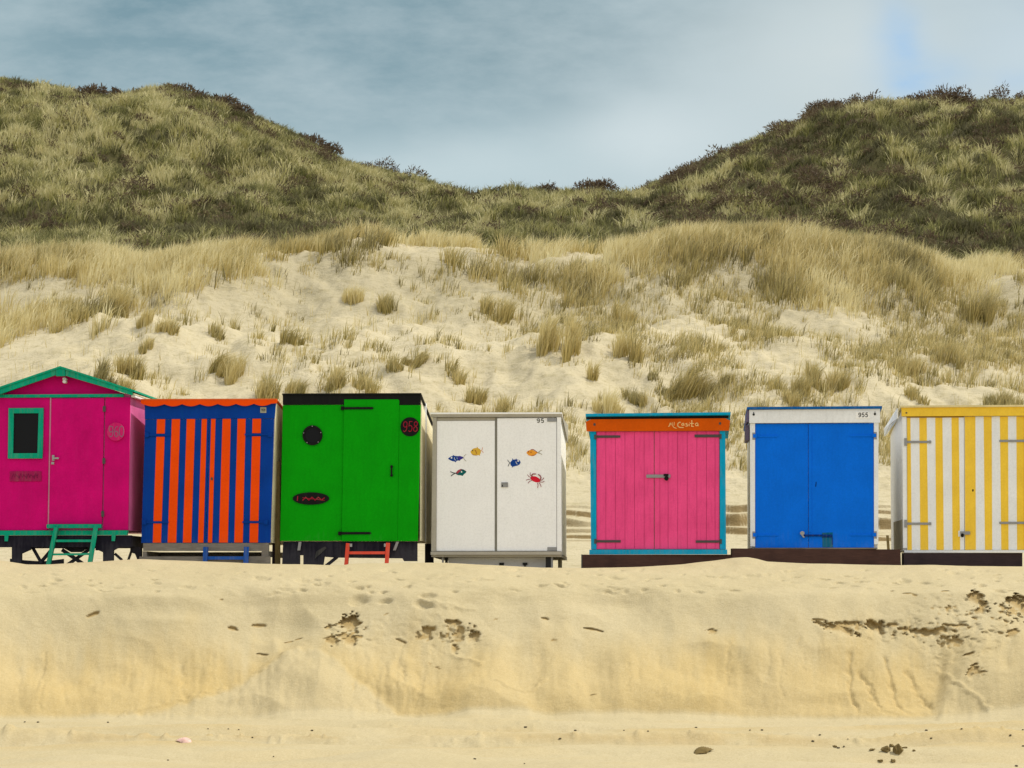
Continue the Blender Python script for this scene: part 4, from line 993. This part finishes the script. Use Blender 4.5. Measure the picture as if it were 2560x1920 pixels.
creature('painted_fish', [([(145,340),(190,305),(235,290),(240,272),(270,290),(330,295),(370,290),(375,300),(425,310),(430,330),(375,362),(365,380),(330,375),(300,385),(293,410),(270,395),(220,385),(170,360)], 0), ([(330,296),(368,292),(425,311),(428,330),(375,360),(345,372),(335,340)], 1)],
         [([(430,325),(450,285),(482,262)], 8, 2), ([(430,325),(455,365),(482,390)], 8, 2), ([(268,318),(262,345),(290,372)], 6, 3), ([(312,318),(318,350)], 5, 3)], [((212,325), 15, 3)], [cb, cv, cgr, cw], pn, -.0)['label'] = 'blue and violet painted fish facing left'
creature('painted_fish', [([(560,215),(600,165),(630,150),(675,145),(685,122),(705,150),(740,170),(755,200),(750,240),(738,262),(735,290),(710,275),(670,285),(620,280),(580,255)], 0)],
         [([(640,180),(662,208),(674,252)], 11, 1), ([(755,200),(778,172),(784,135)], 9, 2), ([(755,195),(785,210),(800,240)], 9, 2), ([(590,262),(630,278),(672,276)], 6, 1)], [((602,193), 11, 3)], [cy_, cp, pc('pink', 200, 150, 130), ck], pn, -.0)['label'] = 'round yellow painted fish facing left'
creature('painted_fish', [([(290,600),(330,555),(375,535),(430,545),(485,580),(478,600),(440,630),(415,662),(385,650),(330,645),(290,625)], 0), ([(290,600),(330,555),(375,535),(405,541),(362,582),(320,620)], 1)],
         [([(295,612),(240,602),(190,580)], 14, 2), ([(275,614),(232,635),(202,662)], 14, 2), ([(375,537),(430,547),(480,578)], 9, 2)], [((397,586), 13, 3)], [cg, pc('wine', 150, 60, 75), ck, cw], pn, -.0)['label'] = 'dark teal painted fish with a red back'
creature('painted_fish', [([(1592,240),(1615,205),(1670,185),(1720,190),(1765,220),(1805,238),(1770,262),(1730,295),(1680,300),(1630,285)], 0)],
         [([(1675,182),(1720,178),(1760,205),(1795,235)], 12, 1), ([(1800,238),(1850,203),(1882,188)], 11, 2), ([(1800,238),(1850,255),(1882,270)], 11, 2), ([(1826,215),(1836,255)], 9, 2), ([(1690,292),(1740,285),(1770,262)], 7, 1)], [((1632,220), 12, 1), ((1678,230), 9, 1)], [co_, cp, cgr], dr, -.006)['label'] = 'orange painted fish with forked grey tail'
creature('painted_fish', [([(1295,425),(1310,395),(1330,375),(1335,335),(1350,365),(1395,360),(1405,340),(1415,360),(1460,370),(1488,410),(1470,450),(1430,475),(1380,485),(1345,495),(1325,518),(1330,490),(1305,470)], 0)],
         [([(1292,422),(1262,398),(1248,365)], 10, 1), ([(1292,422),(1270,450),(1254,488)], 10, 1), ([(1400,395),(1405,425),(1428,452)], 7, 2), ([(1395,362),(1412,385)], 9, 3)], [((1442,388), 15, 2)], [cb, ck, cw, cv], dr, -.006)['label'] = 'round blue painted fish facing right'
creature('painted_crab', [(ell(1758, 727, 95, 50, 24, .36), 0)],
         [(l_, w_, m_) for l_, w_, m_ in [([(1680,690),(1640,680),(1612,640)], 10, 1), ([(1695,675),(1662,650),(1664,602)], 10, 1), ([(1680,720),(1635,728),(1588,742)], 11, 1), ([(1692,748),(1652,763),(1622,802)], 10, 1),
          ([(1845,750),(1888,737),(1915,698)], 10, 1), ([(1838,775),(1890,781),(1924,765)], 10, 1), ([(1825,788),(1848,818),(1865,866)], 10, 1), ([(1800,792),(1808,840),(1800,884)], 10, 1),
          ([(1700,680),(1692,648),(1715,628),(1772,630)], 17, 1), ([(1850,735),(1862,695),(1842,655),(1808,638)], 17, 1)]], [], [cr_, pc('darkred', 125, 45, 50)], dr, -.006)

# --- rose and cyan hut
h = Thing('beach_hut', 1647, 'rose pink planked double door hut with cyan frame and orange name board', 'beach hut', 'beach huts in a row')
h.body([(1478, 1042), (1811, 1042), (1813, 1376), (1479, 1376)], 1.7, .22, beigeside, 'body', .05)
h.part('frame', [(quad((1476, 1078), (1490.5, 1078), (1491.5, 1373), (1478, 1373)), -.02, .049), (quad((1798.5, 1078), (1812, 1078), (1814, 1373), (1799, 1373)), -.02, .049), (rect(1474, 1374, 1817, 1386), -.045, .04)], cyan)
for lx, rx_, seams in ((1491.5, 1635, [320, 410, 500, 590, 680]), (1636, 1797.5, [828, 905, 995, 1085, 1175, 1265, 1345])):
    xs_ = [lx] + [1430 + v * .26515 for v in seams] + [rx_]
    shapes = []
    for i in range(len(xs_) - 1):
        shapes.append((quad((xs_[i] + .35, 1078.5), (xs_[i + 1] - .35, 1078.5), (xs_[i + 1] - .1, 1372.5), (xs_[i] + .6, 1372.5)), -.004 + .003 * (i % 2), .03))
    shapes.append((rect(lx + 1, 1080, rx_ - 1, 1371), .031, .04))
    d_ = h.part('door', shapes, pinkd)
    if lx < 1500:
        h.part('hinge', [(rect(1492, 1088, 1551, 1094), -.015, -.005), (rect(1486, 1086, 1492, 1098), -.03, -.0205)], dim_m, d_)
        h.part('hinge', [(rect(1492, 1350, 1552, 1356), -.015, -.005), (rect(1486, 1347, 1492, 1359), -.03, -.0205)], dim_m, d_)
    else:
        h.part('hinge', [(rect(1736, 1087, 1798, 1094), -.015, -.005), (rect(1798.5, 1086, 1803, 1098), -.03, -.0205)], dim_m, d_)
        h.part('hinge', [(rect(1739, 1351, 1798, 1357), -.015, -.005), (rect(1799, 1348, 1803.5, 1360), -.03, -.0205)], dim_m, d_)
        h.part('latch', [(rect(1616, 1186.5, 1676, 1194.5), -.022, -.0085), (rect(1659, 1185, 1671, 1190), -.035, -.0225, 1), (ell(1666, 1196, 5.5, 6, 12), -.055, -.0225, 1)], [grey_m, dark], d_)
nb = h.part('name_board', [([(1465, 1054), (1478, 1048), (1812, 1047), (1824, 1053), (1821, 1078), (1467, 1078)], -.05, -.022)], burnt)
Z8 = lambda pts: [(1640 + x * .05877, 1040 + y * .05877) for x, y in pts]
h.strokes('lettering', [(Z8(l_), w_, 0) for l_, w_ in [([(522,465),(572,425),(605,295)], 2.0), ([(605,300),(640,395),(685,285),(700,420),(760,500),(870,545)], 1.7), ([(772,270),(766,420)], 1.5),
     ([(1045,282),(985,285),(930,335),(915,400),(940,462),(1010,502),(1170,506)], 2.4), ([(1180,322),(1115,330),(1082,375),(1110,415),(1165,398),(1182,325),(1192,430)], 1.9),
     ([(1325,325),(1262,345),(1290,382),(1345,405),(1325,445),(1245,450)], 1.9), ([(1400,345),(1405,455)], 2.0), ([(1418,280),(1420,298)], 1.8), ([(1515,195),(1515,380),(1505,455),(1600,465)], 2.1), ([(1435,335),(1610,340)], 1.9),
     ([(1775,322),(1705,320),(1660,370),(1692,430),(1757,430),(1780,330),(1785,450)], 1.9)]], 2, -.053, cream, nb)
h.part('bolt', [(ell(1487, 1061, 3, 3.5, 10), -.056, -.0505)], dim_m, nb); h.part('bolt', [(ell(1799, 1060, 3, 3.5, 10), -.056, -.0505)], dim_m, nb)
h.part('roof_shade_band', [(quad((1466, 1041), (1820, 1040), (1820, 1046), (1466, 1047)), -.035, .045)], dark)  # black band standing in for the shade under the roof
h.slope_slab('roof', (1465, 1034.5), (1825, 1032.5), .038, -.10, 1.8, .24, cyan)
t = Thing('timber_beam', 1640, 'dark red-brown timber beam under the rose hut with sand drifted over its right end', 'beam', 'ground beams under the huts', D=D0 - .02, yaw=0)
t.part('beam', [(rect(1455, 1386.5, 1829, 1424), -.0, .22)], sleeper)
t.part('end_strap', [(rect(1453.5, 1386, 1456, 1424), -.006, .1)], dim_m)

# --- bright blue hut
h = Thing('beach_hut', 2035, 'bright blue double door hut with white frame and white top board', 'beach hut', 'beach huts in a row')
h.body([(1877, 1022), (2196, 1023), (2193, 1370), (1878, 1370)], 1.7, .20, whitef, 'body', .05)
h.part('frame', [(quad((1876, 1058), (1888.5, 1058), (1888.5, 1366), (1877, 1366)), -.02, .049), (quad((2183, 1058), (2194, 1058), (2194, 1361), (2183.5, 1361)), -.02, .049)], whitef)
fb = h.part('top_board', [(quad((1874, 1024.5), (2198, 1023.5), (2198, 1057.5), (1874, 1057.5)), -.045, -.0205)], whitef)
h.part('bolt', [(ell(1885, 1036, 2.8, 3.2, 10), -.052, -.0455), (rect(1884.2, 1030, 1885.8, 1036), -.050, -.0455)], dark, fb); h.part('bolt', [(ell(2185, 1036.5, 2.8, 3.2, 10), -.052, -.0455), (rect(2184.6, 1030, 2186, 1036), -.050, -.0455)], dark, fb)
np_ = h.part('number_plate', [(rect(2138, 1030, 2172, 1047), -.05, -.0455)], paint('white_plate', rgb(226, 226, 220, K), .4, .05, (.5, .5, .5), .02))
h.strokes('number_955', digits('955', 2143.5, 1033.5, 2167.5, 1043.5, 1, .22), 1.7, -.053, paint('black_number', (.02, .02, .02), .5), np_)
h.slope_slab('roof', (1868, 1017.5), (2202, 1017), .036, -.08, 1.8, .21, paint('roof_blue_edge', rgb(15, 85, 150, K), .5))
h.part('side_flap', [(quad((1868.5, 1024), (1873.5, 1024), (1873, 1054), (1868, 1054)), -.03, 1.0), (quad((1866.5, 1061), (1875, 1061), (1875, 1098), (1866.5, 1098)), .1, .9)], sideg)
for nm, xa, xb in (('l', 1889, 2020.3), ('r', 2021.2, 2182.3)):
    d_ = h.part('door', [(quad((xa, 1058.8), (xb, 1058.8), (xb + .3 * (nm == 'l') + .9 * (nm == 'r'), 1369), (xa + .5, 1369)), -.004 - .002 * (nm == 'r'), .045)], blue)
    for yy in (1090, 1337.5):
        if nm == 'l': h.part('hinge', [(rect(1882, yy - 9, 1889, yy + 9), -.026, -.0205, 1), (rect(1883.5, yy - 5, 1893, yy + 4), -.034, -.0265), (rect(1893, yy - 1.5, 1945, yy + 2), -.016, -.0045)], [blue, grey_m], d_)
        else: h.part('hinge', [(rect(2182.8, yy - 9, 2190, yy + 9), -.026, -.0205, 1), (rect(2179, yy - 5, 2188.5, yy + 4), -.034, -.0265), (rect(2124, yy - 1.5, 2179, yy + 2), -.016, -.0065)], [blue, grey_m], d_)
    if nm == 'r':
        h.part('cover_strip', [(quad((2021.5, 1059.5), (2029, 1059.5), (2029, 1330), (2022, 1330)), -.014, -.0065)], blue, d_)
        h.part('bolt_bar', [(rect(2008, 1336.5, 2080, 1341), -.030, -.0145)], paint('dark_blue_bolt', rgb(5, 45, 110, K), .5), d_)
        h.part('padlock', [(ell(2005.5, 1333, 5.5, 5, 12), -.055, -.0305), (quad((2003, 1338), (2008, 1338), (2012, 1344), (2008, 1344)), -.05, -.0305)], silver, d_)
        h.part('patch', [(quad((2055, 1332), (2081, 1331), (2082, 1368), (2056, 1368)), -.0105, -.0065)], paint('green_blue_patch', rgb(0, 88, 120, K), .6), d_)
        h.part('patch_edge', [(rect(2056, 1341.5, 2081, 1344), -.013, -.0108), (rect(2079, 1344.2, 2081.5, 1362), -.013, -.0108)], paint('dark_blue_bolt', rgb(5, 45, 110, K), .5), d_)
        h.part('dent', [(bar((2040.5, 1205), (2039, 1217), 2.4), -.0085, -.0065)], paint('dark_blue_bolt', (0, 0, 0), .5), d_)
h.part('sill', [(rect(1880, 1369.5, 2192, 1372.5), -.02, .3)], weather)
t = Thing('timber_beam', 2040, 'long red-brown timber beam under the bright blue hut', 'beam', 'ground beams under the huts', D=D0 - .05, yaw=0)
t.part('beam', [(quad((1830, 1371), (2251, 1373.5), (2253, 1424), (1830, 1424)), .0, .22)], sleeper)

# --- yellow and white striped hut
h = Thing('beach_hut', 2418, 'yellow and white vertically striped hut at the right edge', 'beach hut', 'beach huts in a row')
S_ = 380 / 1370; q_ = lambda v: 2180 + v * S_
h.body([(2258, 1016), (2576, 1016), (2577, 1376), (2261, 1376)], 2.1, .28, whitep, 'body', .05)
h.part('corner_post', [(quad((2257.5, 1042), (2267.5, 1042), (2269, 1370), (2259.5, 1370)), -.02, .049)], whitef)
h.part('corner_post', [(quad((2558.5, 1040), (2576, 1040), (2577, 1376), (2558.5, 1376)), -.02, .049)], yellow)
fb = h.part('top_board', [(rect(2255, 1018.5, 2582, 1040.5), -.045, -.0205)], yellow)
h.part('bolt', [(ell(2267, 1032, 2.2, 2.2, 8), -.05, -.0455)], dim_m, fb); h.part('bolt', [(ell(2559, 1032, 2.2, 2.2, 8), -.05, -.0455)], dim_m, fb)
yt = [(320,352),(430,497),(572,637),(717,782),(835,930),(1003,1075),(1147,1220),(1293,1364)]
yb = [(325,365),(440,512),(583,650),(727,795),(838,935),(1015,1080),(1160,1225),(1300,1366)]
for nm, xa, xb, xa2, xb2, rg, ytop in (('l', q_(319), q_(829), q_(324), q_(832), range(4), 1043.5), ('r', q_(833), q_(1364), q_(836), q_(1366), range(4, 8), 1041.2)):
    d_ = h.part('door', [(quad((xa, ytop), (xb, ytop), (xb2, 1375), (xa2, 1375)), -.002 - .004 * (nm == 'r'), .045)], whitef)
    for i in rg:
        h.part('stripe', [(quad((q_(yt[i][0]) + .2, ytop + .3), (q_(yt[i][1]) - .3 * (i == 7), ytop + .3), (q_(yb[i][1]) - .3 * (i == 7), 1374.7), (q_(yb[i][0]) + .2, 1374.7)), -.004 - .004 * (nm == 'r'), -.0025 - .004 * (nm == 'r'))], yellow, d_)
    for yy, in ((1104.5,), (1309,)):
        if nm == 'l': h.part('hinge', [(rect(2262, yy - 9.5, 2269, yy + 9.5), -.034, -.0205), ([(2269, yy - 2.8), (2324, yy - 2.8), (2325, yy - 4), (2329, yy - 3), (2329, yy + 3), (2325, yy + 4), (2324, yy + 2.8), (2269, yy + 2.8)], -.016, -.0045)], grey_m, d_)
        else: h.part('hinge', [([(2558, yy - 4.3), (2502, yy - 4.3), (2500, yy - 5), (2497, yy - 4), (2497, yy + .6), (2500, yy + 1.8), (2502, yy + 1.2), (2558, yy + 1.2)], -.020, -.0085), (rect(2558.5, yy - 9.5, 2562, yy + 6), -.034, -.0205)], grey_m, d_)
    if nm == 'r':
        h.part('latch', [(rect(q_(795), 1328.5, q_(882), 1336.5), -.03, -.0085), (rect(q_(778), 1327, q_(800), 1341.5), -.012, -.0045, 2), (ell(q_(812), 1338.5, 4, 5, 12), -.055, -.0305, 1)], [grey_m, dark, whitef], d_)
        h.part('keyhole', [(ell(q_(908), 1226, 1.8, 3.2, 10), -.012, -.0085)], dark, d_)
h.part('header_shadow_strip', [(rect(2268, 1040.8, 2409, 1043), .0, .04)], paint('ochre_strip', rgb(150, 105, 30, K), .6))
h.part('base_rail', [(rect(2262, 1375.8, 2577, 1381.5), -.035, .04)], whitef)
h.slope_slab('roof', (2252, 1014), (2584, 1013.5), .028, -.07, 2.3, .30, paint('beige_roof_edge', rgb(205, 190, 140, K), .5))
side_board(h, 2246.5, 'eave_board', whitef, .0, 2.25, 1020, 1045, .02, .28)
side_board(h, 2256.5, 'lower_side_panel', paint('grey_side_panel', rgb(150, 142, 122, K), .7), .15, 1.5, 1298, 1372, .012, 0.)
t = Thing('timber_beam', 2410, 'black-brown timber beam under the yellow striped hut', 'beam', 'ground beams under the huts', D=D0 - .03, yaw=0)
t.part('beam', [(rect(2260, 1382, 2556, 1424), .0, .22)], sleeper2)
# stub posts behind, seen in the gaps
t = Thing('wooden_post', 2222, 'short brown wooden post in the gap between blue and yellow huts', 'post', D=41.5, base=2.2)
t.part('post', [(quad((2216, 1338), (2222, 1338), (2226, 1392), (2220, 1392)), 0, .07)], post_w)

# ------------------------------------------------------------------ small things lying on the beach
def beach_pt(px, py):
    xs_, ys_, Zg = BZ['a']; ax, az = up(px, py, 1.0); az -= EYE
    for k in range(int(np.searchsorted(ys_, 19.2)), len(ys_)):      # first sand the sight line meets
        Y = ys_[k]; z = float(Zg[k, min(len(xs_) - 1, np.searchsorted(xs_, ax * Y))])
        if EYE + az * Y <= z: break
    BZ['z'] = z; return ax * Y, Y
def rock_bm(r, seed, sq=(1, 1, .7), rough=.25):
    bm = bmesh.new(); bmesh.ops.create_icosphere(bm, subdivisions=2, radius=r); rr = random.Random(seed)
    ph_ = [rr.uniform(0, 6) for _ in range(6)]
    for v in bm.verts:
        n_ = v.co.normalized()
        k = 1 + rough * (math.sin(n_.x * 4 + ph_[0]) * math.cos(n_.y * 5 + ph_[1]) + .6 * math.sin(n_.z * 7 + ph_[2] + n_.x * 6))
        v.co = Vector((v.co.x * sq[0] * k, v.co.y * sq[1] * k, v.co.z * sq[2] * k))
    return bm
M_CLOD = MT('damp_sand_clod'); M_CLOD.col(M_CLOD.mix(M_CLOD.noise(40, 4), (.10, .07, .025), (.22, .16, .06))); M_CLOD.rough(.95); M_CLOD = M_CLOD.m
M_PEB = MT('dark_pebble'); M_PEB.col((.07, .055, .03)); M_PEB.rough(.8); M_PEB = M_PEB.m
M_SHELL = MT('pinkish_shell'); M_SHELL.col(M_SHELL.mix(M_SHELL.noise(30, 3), (.55, .30, .25), (.80, .58, .50))); M_SHELL.rough(.4); M_SHELL = M_SHELL.m
def shell(px, py, wpx, label, tilt, mat):
    X, Y = beach_pt(px, py); r = wpx * Y / F / 2; bm = bmesh.new(); n1, n2 = 22, 8; rows = []
    for j in range(n2 + 1):
        t_ = j / n2; row = []
        for i in range(n1 + 1):
            a = -1.25 + 2.5 * i / n1; rad = r * 1.9 * t_ * (1 + .035 * math.cos(i * math.pi))
            row.append(bm.verts.new((rad * math.sin(a), rad * math.cos(a) - r * .9, r * .8 * math.sin(math.pi * min(1, .15 + t_ * .72)) * math.cos(a * .95) + .002 * math.cos(i * math.pi))))
        rows.append(row)
    for j in range(n2):
        for i in range(n1): bm.faces.new((rows[j][i], rows[j][i+1], rows[j+1][i+1], rows[j+1][i]))
    o = link_bm(bm, 'seashell', mat); md = o.modifiers.new('thickness', 'SOLIDIFY'); md.thickness = .005
    for p_ in o.data.polygons: p_.use_smooth = True
    o.location = (X, Y, BZ['z'] - .002); o.rotation_euler = tilt; tag(o, label, 'shell')
shell(461, 1856, 25, 'pinkish domed seashell lying open side forward on the lower beach', (R(26), R(8), R(-20)), M_SHELL)
shell(1757, 1880, 32, 'brownish ribbed seashell on the sand below the rose hut', (R(20), R(-12), R(30)), M_CLOD)
for k, (px, py, r, sq, lab) in enumerate([(2246, 1889, .052, (.85, .8, 1.25), 'largest dark clod of damp sand, standing upright on the lower beach'), (2215, 1879, .042, (1.3, 1, .8), 'jagged brown clod left of the upright one'),
        (2229, 1869, .022, (1.2, 1, .8), 'small clod above the jagged one in the group of clods'), (2181, 1879, .022, (1.8, 1, .5), 'flat clod at the left end of the clod group'), (2087, 1869, .018, (1.5, 1, .7), 'lone small dark clod left of the clod group'),
        (2233, 1908, .024, (1.1, 1, .8), 'small clod below the upright dark clod'), (2202, 1904, .026, (1.2, 1, .6), 'pale rounded clod below the jagged one'), (2262, 1871, .018, (1.6, 1, .5), 'thin clod right of the group on the lower beach'),
        (2285, 1878, .014, (1.2, 1, .7), 'outermost right clod of the group on the lower beach')]):
    X, Y = beach_pt(px, py); o = link_bm(rock_bm(r, k, sq, .33), 'sand_clod', M_CLOD); o.location = (X, Y, BZ['z'] + r * .45 * sq[2]); o.rotation_euler = (0, 0, k * 1.3); tag(o, lab, 'sand clod', 'clods of damp sand')
pb = link_bm(rock_bm(.012, 5, (1.3, 1, .7)), 'pebble', M_PEB)
spots = [(62,1776),(95,1808),(270,1802),(520,1828),(571,1827),(597,1827),(631,1848),(684,1895),(780,1829),(1187,1899),(1314,1819),(1438,1828),(1560,1829),(1620,1829),(1875,1828),(1905,1826),(2050,1840),(2120,1852),(2316,1827),(2404,1826),(2328,1850),(2526,1841),(2557,1826),(2558,1868),(2541,1918),(2096,1871),(2110,1870),(420,1902),(1311,1911),(1740,1820),(2032,1854),(1400,1850)]
for i, (px, py) in enumerate(spots):
    o = pb if i == 0 else pb.copy()
    if i: COL.objects.link(o)
    X, Y = beach_pt(px, max(1808, py)); s_ = random.uniform(.5, 1.15); o.location = (X, Y, BZ['z'] + .005); o.scale = (s_ * 1.2, s_, s_); o.rotation_euler = (0, 0, random.uniform(0, 6))
    tag(o, 'tiny dark pebble lying on the flat beach sand', 'pebble', 'tiny dark pebbles on the beach')
